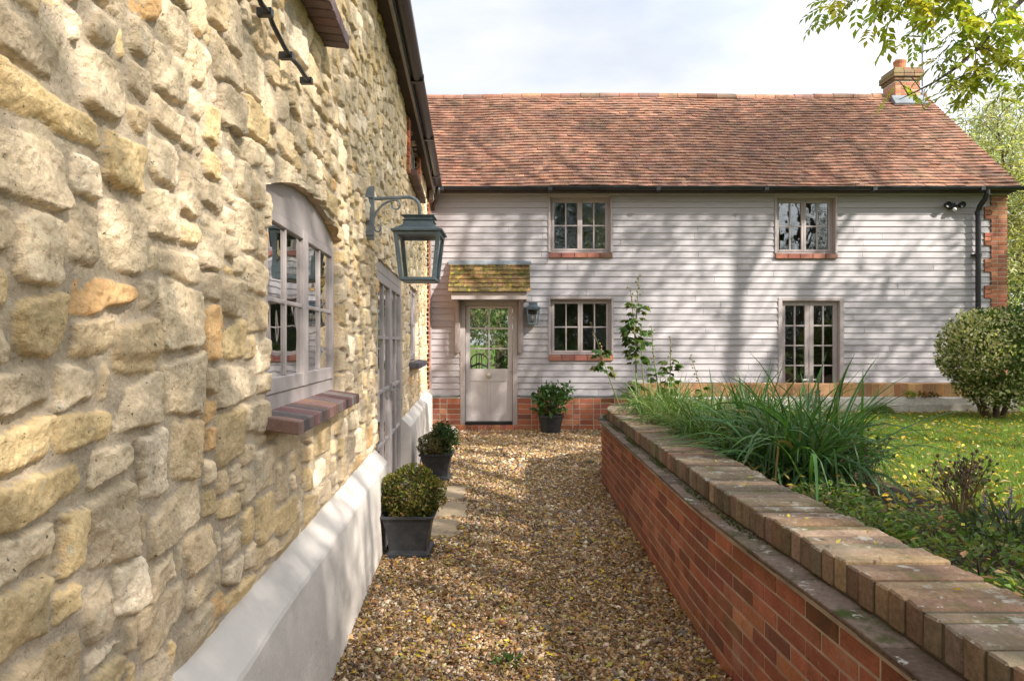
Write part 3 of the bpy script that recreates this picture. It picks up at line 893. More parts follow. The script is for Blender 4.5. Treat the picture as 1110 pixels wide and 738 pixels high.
# weatherboarding
def quoin_start(z): return fx(1066) if int(z / 0.225) % 2 == 0 else fx(1073)
mb = MB()
Zb, Zt, NB = fz(428), fz(212), 32
ph = (Zt - Zb) / NB
for i in range(NB):
    z0, z1 = Zb + i * ph, Zb + (i + 1) * ph + 0.012
    zz = z0 + random.uniform(-0.003, 0.003)
    xs = [HX0, fx(1073)]
    brk = sorted({*xs, *[a for o in H_OPS for a in o[:2] if xs[0] < a < xs[1]]})
    joints = [HX0 + random.uniform(1.2, 3.4)]
    while joints[-1] < HX1: joints.append(joints[-1] + random.uniform(2.6, 4.2))
    cc = {}
    def bc(x):
        k = sum(1 for j in joints if j < x); 
        if k not in cc: cc[k] = 1 + random.gauss(0, 0.05)
        return (cc[k],) * 3
    cuts = sorted({*brk, *[j for j in joints if xs[0] < j < xs[1]]})
    for a, b in zip(cuts, cuts[1:]):
        xm = (a + b) / 2
        free = minus(zz, z1, [(o[2], o[3]) for o in H_OPS if o[0] < xm < o[1]])
        a2 = a + (0.002 if a in joints else 0); b2 = b - (0.002 if b in joints else 0)
        if b2 - a2 < 0.004: continue
        for p, q in free:
            if q - p < 0.01: continue
            def ww(z): return 0.023 - 0.019 * (z - zz) / (z1 - zz)
            wa, wb = ww(p), ww(q)
            mb.hexa([PF(a2, p, -0.02), PF(b2, p, -0.02), PF(b2, p, wa), PF(a2, p, wa), PF(a2, q, -0.02), PF(b2, q, -0.02), PF(b2, q, wb), PF(a2, q, wb)], bc(xm))
mb.build('weatherboarding', 'pale_boards', house)
mb = MB(); mb.pbox(PF, HX0 - 0.02, HX0 + 0.085, Zb - 0.02, Zt, -0.02, 0.045); mb.build('corner_board', 'painted_timber', house, bevel=0.003)
# brick base
mb = MB(); bm = MB()
for _a, _b in ((HX0, DR[0] - 0.005), (DR[1] + 0.005, 4.5), (5.75, fx(1066))):
    mb = MB(); bm = MB()
    bricks(mb, PF, _a, _b, 0.0, Zb - 0.03, BR_RED, proud=0.035, flemish=True, bl=0.225, bh=0.079, j=0.012)
    bm.pbox(PF, _a, _b, -0.02, Zb - 0.03, -0.02, 0.029)
    base = mb.build('brick_base', 'red_brick', house, bevel=0.003)
    bm.build('mortar', 'mortar', base)
for _a, _b in ((HX0, DR[0] - 0.03), (DR[1] + 0.03, FD[0] - 0.03), (FD[1] + 0.03, fx(1066))):
    mb = MB(); mb.pbox(PF, _a, _b, Zb - 0.03, Zb - 0.002, -0.02, 0.05); mb.build('lead_strip', 'lead', house)
# toothed brick corner at the right end
mb = MB(); bm = MB()
bricks(mb, PF, fx(1066), HX1, 0.0, 4.05, [(0.40, 0.16, 0.085), (0.35, 0.14, 0.08), (0.44, 0.20, 0.11), (0.31, 0.125, 0.075)], proud=0.04, depth=0.1, tooth=lambda r: fx(1066) if (r // 3) % 2 == 0 else fx(1073))
bm.pbox(PF, fx(1073), HX1, -0.02, 4.05, -0.02, 0.034)
qn = mb.build('quoin', 'red_brick', house, bevel=0.003); bm.build('mortar', 'mortar', qn)

# roof: every plain tile a little slab of its own in the roof's mesh
EY, EZ, RY, RZ = 11.44, 4.085, 14.1, 6.57
TILE = [(0.26, 0.134, 0.088), (0.28, 0.146, 0.094), (0.24, 0.125, 0.084), (0.30, 0.164, 0.105), (0.20, 0.112, 0.080), (0.265, 0.131, 0.082), (0.26, 0.146, 0.098)]
mb = MB(); NR = 34; rx0, rx1 = -4.6, 8.52
dy, dz = (RY - EY) / NR, (RZ - EZ) / NR
nl = math.hypot(dy, dz); ny, nz = -dz / nl, dy / nl
for i in range(NR):
    x = rx0 + (0.083 if i % 2 else 0.0) - 0.083
    sag = 0.0
    while x < rx1:
        a, b = max(x, rx0), min(x + 0.163, rx1)
        if b - a > 0.03:
            y0, z0 = EY + dy * i, EZ + dz * i; y1, z1 = EY + dy * (i + 1.9), EZ + dz * (i + 1.9)
            lift = 0.036 + random.uniform(-0.004, 0.007); tw = random.uniform(-0.004, 0.004); dp = random.uniform(-0.006, 0.006)
            c = pick(TILE, 1, 0.075)[0]
            def tp(xx, yy, zz, h): 
                wv = 0.018 * math.sin(xx * 0.9) + 0.010 * math.sin(xx * 2.3 + yy) - 0.02 * math.sin((yy - EY) / 2.66 * math.pi) * (0.5 + 0.5 * math.sin(xx * 0.55 + 1))
                return (xx, yy + ny * h, zz + nz * h + wv)
            y0 += dy * dp * 3; z0 += dz * dp * 3
            mb.hexa([tp(a, y0, z0, lift - 0.020 + tw), tp(b, y0, z0, lift - 0.020 - tw), tp(b, y1, z1, -0.012), tp(a, y1, z1, -0.012),
                     tp(a, y0, z0, lift + tw), tp(b, y0, z0, lift - tw), tp(b, y1, z1, 0.002), tp(a, y1, z1, 0.002)], c)
        x += 0.166
roof = mb.build('roof', 'clay_tile', house)
mb = MB(); mb.hexa([(rx0, EY + 0.08, EZ - 0.04), (rx1 - 0.03, EY + 0.08, EZ - 0.04), (rx1 - 0.03, RY, RZ - 0.10), (rx0, RY, RZ - 0.10), (rx0, EY + 0.06, EZ + 0.02), (rx1 - 0.03, EY + 0.06, EZ + 0.02), (rx1 - 0.03, RY, RZ - 0.03), (rx0, RY, RZ - 0.03)])
mb.hexa([(rx0, RY, RZ - 0.10), (rx1, RY, RZ - 0.10), (rx1, 16.75, 4.0), (rx0, 16.75, 4.0), (rx0, RY, RZ), (rx1, RY, RZ), (rx1, 16.75, 4.1), (rx0, 16.75, 4.1)], (0.3, 0.14, 0.09))
mb.build('roof_deck', 'clay_tile', roof)
mb = MB(); x = rx0
while x < rx1 - 0.05:
    b = min(x + 0.40, rx1); hh = random.uniform(-0.008, 0.008) + 0.018 * math.sin(x * 0.9)
    ring = lambda xx, r: [(xx, RY + r * math.cos(t), RZ - 0.035 + hh + r * math.sin(t) * 0.8) for t in np.linspace(-0.25, math.pi + 0.25, 9)]
    mb.loft([ring(x + 0.004, 0.115), ring(b - 0.004, 0.110)], pick([(0.27, 0.14, 0.09), (0.22, 0.14, 0.10), (0.32, 0.17, 0.11)], 1)[0])
    x += 0.40
mb.build('ridge_tiles', 'clay_tile', roof)
# eaves
mb = MB(); mb.pbox(PF, HX0, HX1 + 0.04, Zt - 0.005, 4.035, 0.03, 0.075); mb.build('fascia', 'pale_boards', house)
mb = MB(); mb.pbox(PF, HX0, HX1 + 0.04, 4.036, 4.065, -0.02, 0.20); mb.build('soffit', 'dark_soffit', house)
mb = MB(); rings = []
for u in (-1.75, 8.56):
    ring = []
    for k in range(9):
        a = math.pi + math.pi * k / 8; ring.append((u, 11.40 + 0.06 * math.cos(a), 4.095 + 0.062 * math.sin(a)))
    for k in range(9):
        a = 2 * math.pi - math.pi * k / 8; ring.append((u, 11.40 + 0.054 * math.cos(a), 4.095 + 0.055 * math.sin(a)))
    rings.append(ring)
mb.loft(rings)
for u in np.arange(-1.2, 8.5, 1.8):
    mb.box(u, u + 0.07, 11.335, 11.465, 4.026, 4.085)
gut = mb.build('gutter', 'black_plastic', house)
px_ = fx(1057)
mb = MB(); mb.tube([(px_, 11.40, 4.05), (px_, 11.40, 3.98), (px_ - 0.01, 11.44, 3.90), (px_ - 0.015, 11.56, 3.80), (px_ - 0.015, 11.60, 3.72), (px_ - 0.015, 11.60, 0.10), (px_ - 0.015, 11.52, 0.03)], 0.042, 12)
for z in (3.66, 2.95, 1.6, 0.6): mb.tube([(px_ - 0.015, 11.60, z), (px_ - 0.015, 11.60, z + 0.06)], 0.052, 12)
for z in (2.97, 1.62): mb.box(px_ - 0.095, px_ + 0.065, 11.62, 11.675, z, z + 0.03)
mb.build('downpipe', 'black_plastic', gut, smooth=False)

# facade windows
SILLR = [(0.30, 0.115, 0.075), (0.25, 0.10, 0.07)]
for wv, sz in ((W1, 0.055), (W2, 0.055), (W3, 0.06)):
    win = window(house, PF, wv[0] + 0.022, wv[1] - 0.022, wv[2] + 0.055, wv[3] - 0.02, -0.075, brick_sill(PF, wv[0] - 0.01, wv[1] + 0.01, wv[2] - 0.03, wv[2] + 0.05, -0.09, 0.055, SILLR, drop=0.012, step=0.21))
    mb = MB(); mb.pbox(PF, wv[0] - 0.012, wv[0] + 0.022, wv[2] + 0.05, wv[3] + 0.02, -0.1, 0.036); mb.pbox(PF, wv[1] - 0.022, wv[1] + 0.012, wv[2] + 0.05, wv[3] + 0.02, -0.1, 0.036)
    mb.pbox(PF, wv[0] + 0.022, wv[1] - 0.022, wv[3] - 0.02, wv[3] + 0.02, -0.1, 0.036)
    mb.build('lining', 'painted_timber', win, bevel=0.003)
# french doors
mb = MB(); fr = 0.07
mb.pbox(PF, FD[0], FD[0] + fr, FD[2], FD[3], -0.13, 0.03); mb.pbox(PF, FD[1] - fr, FD[1], FD[2], FD[3], -0.13, 0.03); mb.pbox(PF, FD[0] + fr, FD[1] - fr, FD[3] - 0.05, FD[3], -0.13, 0.03)
mb.pbox(PF, FD[0] + fr, FD[1] - fr, FD[2], FD[2] + 0.05, -0.13, 0.05)
fdo = mb.build('door_frame', 'painted_timber', house, bevel=0.003)
fm = (FD[0] + FD[1]) / 2
for a, b in ((FD[0] + fr + 0.004, fm - 0.0015), (fm + 0.0015, FD[1] - fr - 0.004)):
    o, g = casement(fdo, PF, a, b, FD[2] + 0.055, FD[3] - 0.055, -0.05, 2, 5, 'painted_timber', 'window_glass', stile=0.075, bar=0.026, bottom=0.16, name='door')
    g.build('pane', 'window_glass', fdo)
mb = MB()
for s in (-1, 1):
    mb.tube([PF(fm + s * 0.045, 0.86, -0.05), PF(fm + s * 0.045, 0.86, 0.005), PF(fm + s * 0.15, 0.86, 0.01)], 0.009, 8)
    mb.pbox(PF, fm + s * 0.045 - 0.018, fm + s * 0.045 + 0.018, 0.74, 0.93, -0.0495, -0.042)
mb.build('handle', 'steel', fdo)
# front door
mb = MB(); d0, d1, dz0, dz1 = DR
mb.pbox(PF, d0, d0 + 0.085, dz0 - 0.08, dz1, -0.13, 0.03); mb.pbox(PF, d1 - 0.085, d1, dz0 - 0.08, dz1, -0.13, 0.03); mb.pbox(PF, d0 + 0.085, d1 - 0.085, dz1 - 0.07, dz1, -0.13, 0.03)
dfr = mb.build('door_frame', 'painted_timber', house, bevel=0.003)
l0, l1 = d0 + 0.09, d1 - 0.09
zt_, zg1, zg0, zb_ = dz1 - 0.075, 2.085, 1.045, 0.145
mb = MB(); wd = -0.04; g0, g1 = l0 + 0.075, l1 - 0.075
mb.pbox(PF, l0, g0, zb_, zt_, wd - 0.045, wd); mb.pbox(PF, g1, l1, zb_, zt_, wd - 0.045, wd)
mb.pbox(PF, g0, g1, zg1, zt_, wd - 0.045, wd - 0.001); mb.pbox(PF, g0, g1, 0.83, zg0, wd - 0.045, wd - 0.001); mb.pbox(PF, g0, g1, zb_, 0.27, wd - 0.045, wd - 0.001)
gm_ = (g0 + g1) / 2
mb.pbox(PF, gm_ - 0.02, gm_ + 0.02, 0.27, 0.83, wd - 0.04, wd - 0.002)
mb.pbox(PF, g0, gm_ - 0.02, 0.27, 0.83, wd - 0.035, wd - 0.012); mb.pbox(PF, gm_ + 0.02, g1, 0.27, 0.83, wd - 0.035, wd - 0.012)
mb.pbox(PF, gm_ - 0.013, gm_ + 0.013, zg0, zg1, wd - 0.035, wd - 0.006)
for k in (1, 2):
    c = zg0 + (zg1 - zg0) * k / 3; mb.pbox(PF, g0, g1, c - 0.012, c + 0.012, wd - 0.034, wd - 0.008)
door = mb.build('front_door', 'door_paint', house, bevel=0.003)
mb = MB(); mb.pbox(PF, g0 - 0.004, g1 + 0.004, zg0 - 0.004, zg1 + 0.004, wd - 0.026, wd - 0.022); mb.build('pane', 'window_glass', door)
mb = MB(); mb.lathe([(0.058, 0.0), (0.058, -0.010), (0.040, -0.016), (0.016, -0.020), (0.014, -0.045), (0.030, -0.052), (0.034, -0.068), (0.022, -0.082), (0.004, -0.086)], (gm_, FY + 0.041, 0.935), 20, axis='y'); mb.build('knob', 'ceramic', door, smooth=True)
mb = MB(); mb.lathe([(0.022, 0), (0.022, -0.012), (0.012, -0.014)], (l1 - 0.035, FY + 0.04, 1.0), 12, axis='y'); mb.build('lock', 'steel', door)
mb = MB(); mb.pbox(PF, d0 + 0.085, d1 - 0.085, 0.10, 0.14, -0.14, 0.06); mb.build('threshold', 'black_iron', dfr)
mb = MB(); bricks(mb, lambda u, v, w: PF(u, v, w), d0 - 0.02, d1 + 0.02, 0.0, 0.10, BR_RED, depth=0.14, proud=0.14, bl=0.105, bh=0.085, j=0.012)
mb.pbox(PF, d0 - 0.015, d1 + 0.015, -0.01, 0.085, -0.13, 0.132, (0.40, 0.34, 0.27)); mb.build('doorstep', 'red_brick', house, bevel=0.004)
# canopy over the front door
cx0, cx1 = -1.05, 0.30
mb = MB(); NC = 7; cy0, cz0, cy1, cz1 = 11.20, 2.315, 11.67, 2.85
cn = math.hypot(cy1 - cy0, cz1 - cz0); cny, cnz = -(cz1 - cz0) / cn, (cy1 - cy0) / cn
for i in range(NC):
    x = cx0 - (0.08 if i % 2 else 0)
    while x < cx1:
        a, b = max(x, cx0), min(x + 0.158, cx1)
        if b - a > 0.03:
            t0, t1 = i / NC, min((i + 1.6) / NC, 1.0)
            y0, z0 = cy0 + (cy1 - cy0) * t0, cz0 + (cz1 - cz0) * t0; y1, z1 = cy0 + (cy1 - cy0) * t1, cz0 + (cz1 - cz0) * t1
            h = 0.034 + random.uniform(-0.006, 0.006)
            q = lambda xx, yy, zz, hh: (xx, yy + cny * hh, zz + cnz * hh)
            mb.hexa([q(a, y0, z0, h - 0.018), q(b, y0, z0, h - 0.018), q(b, y1, z1, -0.01), q(a, y1, z1, -0.01), q(a, y0, z0, h), q(b, y0, z0, h), q(b, y1, z1, 0.006), q(a, y1, z1, 0.006)], pick([(0.17, 0.10, 0.055), (0.21, 0.12, 0.06), (0.15, 0.10, 0.055)], 1)[0])
        x += 0.162
can = mb.build('door_canopy', 'mossy_tile', house, bevel=0.003)
mb = MB(); mb.box(cx0 + 0.05, cx1 - 0.05, 11.24, 11.30, 2.205, 2.325); mb.box(cx0 + 0.05, cx0 + 0.11, 11.30, 11.69, 2.205, 2.32); mb.box(cx1 - 0.11, cx1 - 0.05, 11.30, 11.69, 2.205, 2.32)
for x in (cx0 + 0.05, cx1 - 0.08):
    mb.add([(x, 11.30, 2.32), (x, 11.69, 2.32), (x, 11.69, 2.82), (x + 0.03, 11.30, 2.32), (x + 0.03, 11.69, 2.32), (x + 0.03, 11.69, 2.82)], [(0, 1, 2), (3, 5, 4), (0, 3, 4, 1), (1, 4, 5, 2), (2, 5, 3, 0)])
mb.build('canopy_beam', 'painted_timber', can, bevel=0.003)
mb = MB(); mb.hexa([(cx0 - 0.03, 11.60, 2.815), (cx1 + 0.03, 11.60, 2.815), (cx1 + 0.03, 11.69, 2.86), (cx0 - 0.03, 11.69, 2.86), (cx0 - 0.03, 11.595, 2.828), (cx1 + 0.03, 11.595, 2.828), (cx1 + 0.03, 11.665, 2.895), (cx0 - 0.03, 11.665, 2.895)]); mb.build('lead_flashing', 'lead', can)
for bx in (fx(493.5), fx(561.5)):
    mb = MB(); N = 8
    r0 = [(bx, 11.585), (bx + 0.09, 11.585)]
    prof = []
    for k in range(9):
        a = math.pi + math.pi * k / 8; prof.append((bx + 0.045 + 0.045 * math.cos(a), 1.36 + 0.045 * math.sin(a)))
    prof += [(bx + 0.09, 2.204), (bx, 2.204)]
    mb.loft([[(x, y, z) for x, z in prof] for y in (11.59, 11.672)])
    pr = []
    for t in np.linspace(0, 1, 7):
        a = t * math.pi / 2; pr.append((11.60 - 0.30 * (1 - math.cos(a)), 1.72 + 0.48 * math.sin(a)))
    pr2 = [(y + 0.0, z) for y, z in pr]
    mb.loft([[(bx + 0.015, y, z - 0.03), (bx + 0.075, y, z - 0.03), (bx + 0.075, y, z + 0.045), (bx + 0.015, y, z + 0.045)] for y, z in pr2])
    mb.build('canopy_bracket', 'weathered_timber', can, bevel=0.004)
# chimney
mb = MB(); bm = MB(); chx0, chx1, chy0, chy1 = 7.77, 8.27, 13.84, 14.30
for (P_, a, b) in ((lambda u, v, w: (u, chy0 - w, v), chx0, chx1), (lambda u, v, w: (chx1 + w, u, v), chy0, chy1), (lambda u, v, w: (chx0 - w, u, v), chy0, chy1), (lambda u, v, w: (u, chy1 + w, v), chx0, chx1)):
    bricks(mb, P_, a, b, 6.1, 6.80, [(0.50, 0.22, 0.13), (0.46, 0.19, 0.11), (0.52, 0.28, 0.18)], depth=0.04, proud=0.005)
bm.box(chx0, chx1, chy0, chy1, 5.9, 6.82, (0.9, 0.9, 0.9))
for k, (e, z) in enumerate(((0.03, 6.81), (0.06, 6.875), (0.06, 6.94), (0.03, 7.005))):
    bm2 = mb
    n = 3
    for i in range(n):
        w_ = (chx1 - chx0 + 2 * e) / n
        mb.box(chx0 - e + i * w_ + 0.004, chx0 - e + (i + 1) * w_ - 0.004, chy0 - e, chy1 + e, z, z + 0.058, pick([(0.24, 0.17, 0.10), (0.20, 0.15, 0.09), (0.28, 0.16, 0.10)], 1)[0])
chim = mb.build('chimney', 'red_brick', roof, bevel=0.003)
bm.box(chx0 - 0.02, chx1 + 0.02, chy0 - 0.02, chy1 + 0.02, 6.87, 6.878); bm.build('mortar', 'mortar', chim)
mb = MB(); mb.lathe([(0.125, 7.05), (0.12, 7.08), (0.115, 7.20), (0.125, 7.245), (0.125, 7.27), (0.10, 7.272)], (7.98, 14.05, 0), 18); mb.build('chimney_pot', 'terracotta', chim, smooth=False)
mb = MB(); mb.lathe([(0.105, 7.272), (0.095, 7.31), (0.06, 7.345), (0.01, 7.36)], (7.98, 14.05, 0), 16); mb.build('pot_cap', 'white_plastic', chim, smooth=True)
mb = MB(); zf = EZ + (chy0 - EY) * (RZ - EZ) / (RY - EY) + 0.045
mb.hexa([(chx0 - 0.08, chy0 - 0.13, zf - 0.12), (chx1 + 0.08, chy0 - 0.13, zf - 0.12), (chx1 + 0.08, chy0 + 0.0, zf + 0.0), (chx0 - 0.08, chy0 + 0.0, zf + 0.0), (chx0 - 0.08, chy0 - 0.155, zf - 0.075), (chx1 + 0.08, chy0 - 0.155, zf - 0.075), (chx1 + 0.08, chy0 - 0.006, zf + 0.13), (chx0 - 0.08, chy0 - 0.006, zf + 0.13)])
mb.build('lead_flashing', 'lead', chim)
aer = thing('tv_aerial', 'thin grey aerial mast strapped to the side of the brick chimney', 'aerial', (8.42, 14.0, 6.6))
mb = MB(); mb.tube([(8.42, 14.0, 6.5), (8.42, 14.0, 8.0)], 0.02, 8); mb.build('mast', 'galvanised', aer)
mb = MB(); mb.tube([(8.36, 13.9, 7.93), (8.50, 14.3, 7.93)], 0.008, 6)
for k in range(5): 
    t = k / 4; mb.tube([(8.36 + 0.14 * t - 0.12, 13.9 + 0.4 * t + 0.04, 7.93), (8.36 + 0.14 * t + 0.12, 13.9 + 0.4 * t - 0.04, 7.93)], 0.005, 5)
mb.build('antenna', 'galvanised', aer)
for _z in (6.70, 6.92):
    mb = MB(); mb.box(8.27, 8.42, 13.97, 14.03, _z, _z + 0.03); mb.build('strap', 'galvanised', aer)

# chairs in the kitchen, seen through the door's glass
def kitchen_chair(x, y, label):
    t = thing('kitchen_chair', label, 'chair', (x, y, 0.06), 'dark chairs inside the front door')
    mb = MB(); mb.box(x - 0.2, x + 0.2, y - 0.2, y + 0.2, 0.50, 0.53); mb.build('seat', 'black_iron', t, bevel=0.01)
    mb = MB()
    ring = [(x + 0.17 * math.cos(a), y - 0.19 , 1.13 + 0.15 * math.sin(a)) for a in np.linspace(-0.4, math.pi + 0.4, 13)]
    mb.tube(ring, 0.014, 8); mb.tube([(x - 0.155, y - 0.19, 0.52), ring[-1]], 0.014, 8); mb.tube([(x + 0.155, y - 0.19, 0.52), ring[0]], 0.014, 8)
    mb.tube([(x - 0.15, y - 0.19, 1.04), (x, y - 0.19, 1.10), (x + 0.15, y - 0.19, 1.04)], 0.02, 8)
    for dx in (-0.07, 0.0, 0.07): mb.tube([(x + dx, y - 0.19, 0.53), (x + dx * 0.6, y - 0.19, 1.27)], 0.009, 6)
    mb.build('backrest', 'black_iron', t)
    for sx in (-1, 1):
        for sy in (-1, 1):
            mb = MB(); mb.tube([(x + sx * 0.17, y + sy * 0.17, 0.50), (x + sx * 0.19, y + sy * 0.19, 0.06)], [0.018, 0.013], 8); mb.build('leg', 'black_iron', t)
kitchen_chair(-0.62, 13.1, 'dark ring-backed chair behind the door glass, beside the hinge edge')
kitchen_chair(-0.05, 13.2, 'dark ring-backed chair behind the door glass, on the lock side')

# ================================================================== LANTERNS AND SMALL FITTINGS
def lantern_body(root, cx, cy, zt, zr, zb, half_t, half_b, m, back=None, bulb=True):
    """four tapering corner posts, stepped roof, glass between"""
    y0 = -1.0 if back is None else back
    def q(h, s): return [(cx - h, cy + h * y0 if back is not None else cy - h), (cx + h, cy + h * y0 if back is not None else cy - h), (cx + h, cy + h), (cx - h, cy + h)]
    mb = MB()
    prof = [(half_t * 1.0 + 0.012, zr - 0.012), (half_t + 0.012, zr), (half_t * 0.98, zr + 0.004), (half_t * 0.66, zr + (zt - zr) * 0.34), (half_t * 0.64, zr + (zt - zr) * 0.36), (half_t * 0.60, zr + (zt - zr) * 0.62), (half_t * 0.66, zr + (zt - zr) * 0.66), (half_t * 0.58, zr + (zt - zr) * 0.72), (half_t * 0.56, zr + (zt - zr) * 0.88), (half_t * 0.68, zr + (zt - zr) * 0.92), (half_t * 0.68, zr + (zt - zr) * 0.97), (half_t * 0.30, zt), (0.01, zt + 0.004)]
    mb.loft([[(cx - h, cy - h, z), (cx + h, cy - h, z), (cx + h, cy + h, z), (cx - h, cy + h, z)] for h, z in prof])
    mb.build('lantern_roof', m, root)
    mb = MB(); t = half_t * 0.085
    ht, hb = half_t * 0.90, half_b
    for sx in (-1, 1):
        for sy in (-1, 1):
            mb.hexa([(cx + sx * hb + dx, cy + sy * hb + dy, zb) for dx, dy in ((-t, -t), (t, -t), (t, t), (-t, t))] + [(cx + sx * ht + dx, cy + sy * ht + dy, zr - 0.012) for dx, dy in ((-t, -t), (t, -t), (t, t), (-t, t))])
    for (h, z, e) in ((hb, zb, 0.020), (ht, zr - 0.036, 0.022)):
        for s in (-1, 1):
            mb.box(cx - h - t * 0.8, cx + h + t * 0.8, cy + s * h - t * 0.8, cy + s * h + t * 0.8, z, z + e)
            mb.box(cx + s * h - t * 0.8, cx + s * h + t * 0.8, cy - h + t * 0.8, cy + h - t * 0.8, z, z + e)
    mb.box(cx - hb, cx + hb, cy - hb, cy + hb, zb - 0.006, zb + 0.004)
    mb.build('lantern_frame', m, root, bevel=0.002)
    mb = MB()
    for s in (-1, 1):
        mb.add([(cx - hb, cy + s * hb, zb + 0.02), (cx + hb, cy + s * hb, zb + 0.02), (cx + ht, cy + s * ht, zr - 0.03), (cx - ht, cy + s * ht, zr - 0.03)], [(0, 1, 2, 3)])
        mb.add([(cx + s * hb, cy - hb, zb + 0.02), (cx + s * hb, cy + hb, zb + 0.02), (cx + s * ht, cy + ht, zr - 0.03), (cx + s * ht, cy - ht, zr - 0.03)], [(0, 1, 2, 3)])
    mb.build('pane', 'lantern_glass', root)
    if not bulb: return
    mb = MB(); mb.lathe([(0.012, zb + 0.004), (0.012, zb + (zr - zb) * 0.25), (0.02, zb + (zr - zb) * 0.26), (0.026, zb + (zr - zb) * 0.42), (0.012, zb + (zr - zb) * 0.55), (0.002, zb + (zr - zb) * 0.6)], (cx, cy, 0), 10); mb.build('bulb', 'white_plastic', root, smooth=True)

LY = 4.66; LX = (455 - 555) / 740 * LY
lan = thing('lantern', 'large blue-grey glazed lantern hanging from a bracket on stone wall', 'lantern', PL(LY, 2.4, 0.04))
mb = MB()
wz0, wz1 = 2.20, 2.56
mb.pbox(PL, LY - 0.02, LY + 0.02, wz0, wz1, -0.02, 0.055); mb.pbox(PL, LY - 0.032, LY + 0.032, wz0 + 0.03, wz0 + 0.07, -0.02, 0.052); mb.pbox(PL, LY - 0.032, LY + 0.032, wz1 - 0.08, wz1 - 0.03, -0.02, 0.052)
x0 = PL(LY, 0, 0.05)[0]; za = 2.478
arc = [(x0, LY, za), (LX - 0.09, LY, za + 0.012)] + [(LX - 0.075 + 0.075 * math.sin(a), LY, za + 0.012 - 0.075 * (1 - math.cos(a))) for a in np.linspace(0.2, math.pi / 2, 6)] + [(LX, LY, 2.35)]
mb.tube(arc, 0.012, 10)
mb.tube([(x0 + 0.17 * (1 - math.cos(a)), LY, za - 0.17 + 0.165 * math.sin(a)) for a in np.linspace(0, math.pi / 2, 8)], 0.008, 8)
mb.tube([(x0 + 0.155 + 0.028 * math.sin(a), LY, za - 0.042 - 0.03 * math.cos(a)) for a in np.linspace(math.pi, -math.pi * 0.6, 10)], 0.006, 6)
mb.tube([(x0 + 0.03 + 0.022 * math.sin(a), LY, za - 0.20 - 0.025 * math.cos(a)) for a in np.linspace(math.pi, -math.pi * 0.6, 10)], 0.006, 6)
mb.build('bracket', 'galvanised', lan)
lantern_body(lan, LX, LY, 2.356, 2.250, 1.916, 0.158, 0.108, 'lantern_metal', bulb=False)

lx, lyy = fx(577.5), 11.50
lw = thing('wall_lantern', 'small blue-grey lantern fixed to weatherboards beside the front door', 'lantern', (lx, 11.67, 2.0))
mb = MB(); mb.box(lx - 0.055, lx + 0.055, 11.655, 11.69, 1.84, 2.12); mb.box(lx - 0.02, lx + 0.02, 11.56, 11.66, 2.09, 2.12); mb.build('back_plate', 'lantern_metal', lw, bevel=0.004)
lantern_body(lw, lx, 11.54, 2.17, 2.085, 1.80, 0.118, 0.072, 'lantern_metal')

sx_, sz_ = fx(1030), fz(224)
sl = thing('security_light', 'small twin-lamp security light high on weatherboards near downpipe', 'security light', (sx_, 11.67, sz_))
mb = MB(); mb.box(sx_ - 0.05, sx_ + 0.05, 11.63, 11.685, sz_ - 0.05, sz_ + 0.05); mb.box(sx_ - 0.02, sx_ + 0.02, 11.60, 11.63, sz_ - 0.1, sz_ - 0.02); mb.build('junction_box', 'black_plastic', sl, bevel=0.006)
for s in (-1, 1):
    mb = MB(); mb.tube([(sx_ + s * 0.03, 11.64, sz_), (sx_ + s * 0.11, 11.62, sz_ + 0.005)], 0.014, 8)
    mb.lathe([(0.022, 0.0), (0.045, -0.02), (0.055, -0.09), (0.052, -0.095), (0.04, -0.07), (0.005, -0.06)], (sx_ + s * 0.12, 11.64, sz_ + 0.005), 14, axis='y'); mb.build('lamp_head', 'black_plastic', sl, smooth=False)
mb = MB(); mb.lathe([(0.03, 0.0), (0.035, -0.02), (0.02, -0.045), (0.003, -0.05)], (sx_, 11.60, sz_ - 0.07), 12, axis='y'); mb.build('sensor', 'white_plastic', sl, smooth=True)

cab = thing('wall_cable', 'black cable clipped across the stone wall below the eaves', 'cable', PL(2.4, 2.7, 0.05))
mb = MB(); cp = []
for px, py, Y in ((262, -14, 2.06), (270, 4, 2.12), (284, 14, 2.20), (287, 27, 2.25), (300, 50, 2.38), (307, 61, 2.46), (318, 71, 2.58), (325, 82, 2.68), (331, 88, 2.76)):
    z = 1.5 + (371 - py) / 740 * Y; cp.append(PL(Y, z, 0.055))
mb.tube(cp, 0.0085, 8); mb.build('cable', 'black_plastic', cab, smooth=True)
for i in (2, 5, 8):
    mb = MB(); p = cp[i]; mb.box(p[0] - 0.035, p[0] + 0.013, p[1] - 0.012, p[1] + 0.012, p[2] - 0.012, p[2] + 0.012)
    mb.build('clip', 'black_plastic', cab)

# ================================================================== POTS
def square_pot(t, x, y, w, h):
    mb = MB(); b = w * 0.5
    prof = [(0.80 * b, 0.0), (0.82 * b, 0.005), (0.82 * b, 0.13 * h), (0.70 * b, 0.16 * h), (0.69 * b, 0.20 * h), (0.72 * b, 0.40 * h), (0.79 * b, 0.65 * h), (0.90 * b, 0.92 * h), (1.0 * b, 0.935 * h), (1.0 * b, h), (0.90 * b, h), (0.86 * b, 0.9 * h), (0.80 * b, 0.86 * h)]
    mb.loft([[(x - r, y - r, z), (x + r, y - r, z), (x + r, y + r, z), (x - r, y + r, z)] for r, z in prof])
    mb.build('pot', 'dark_planter', t, bevel=0.005)
    mb = MB(); r = 0.82 * b; mb.add([(x - r, y - r, h * 0.9), (x + r, y - r, h * 0.9), (x + r, y + r, h * 0.9), (x - r, y + r, h * 0.9)], [(0, 1, 2, 3)]); mb.build('compost', 'soil', t)

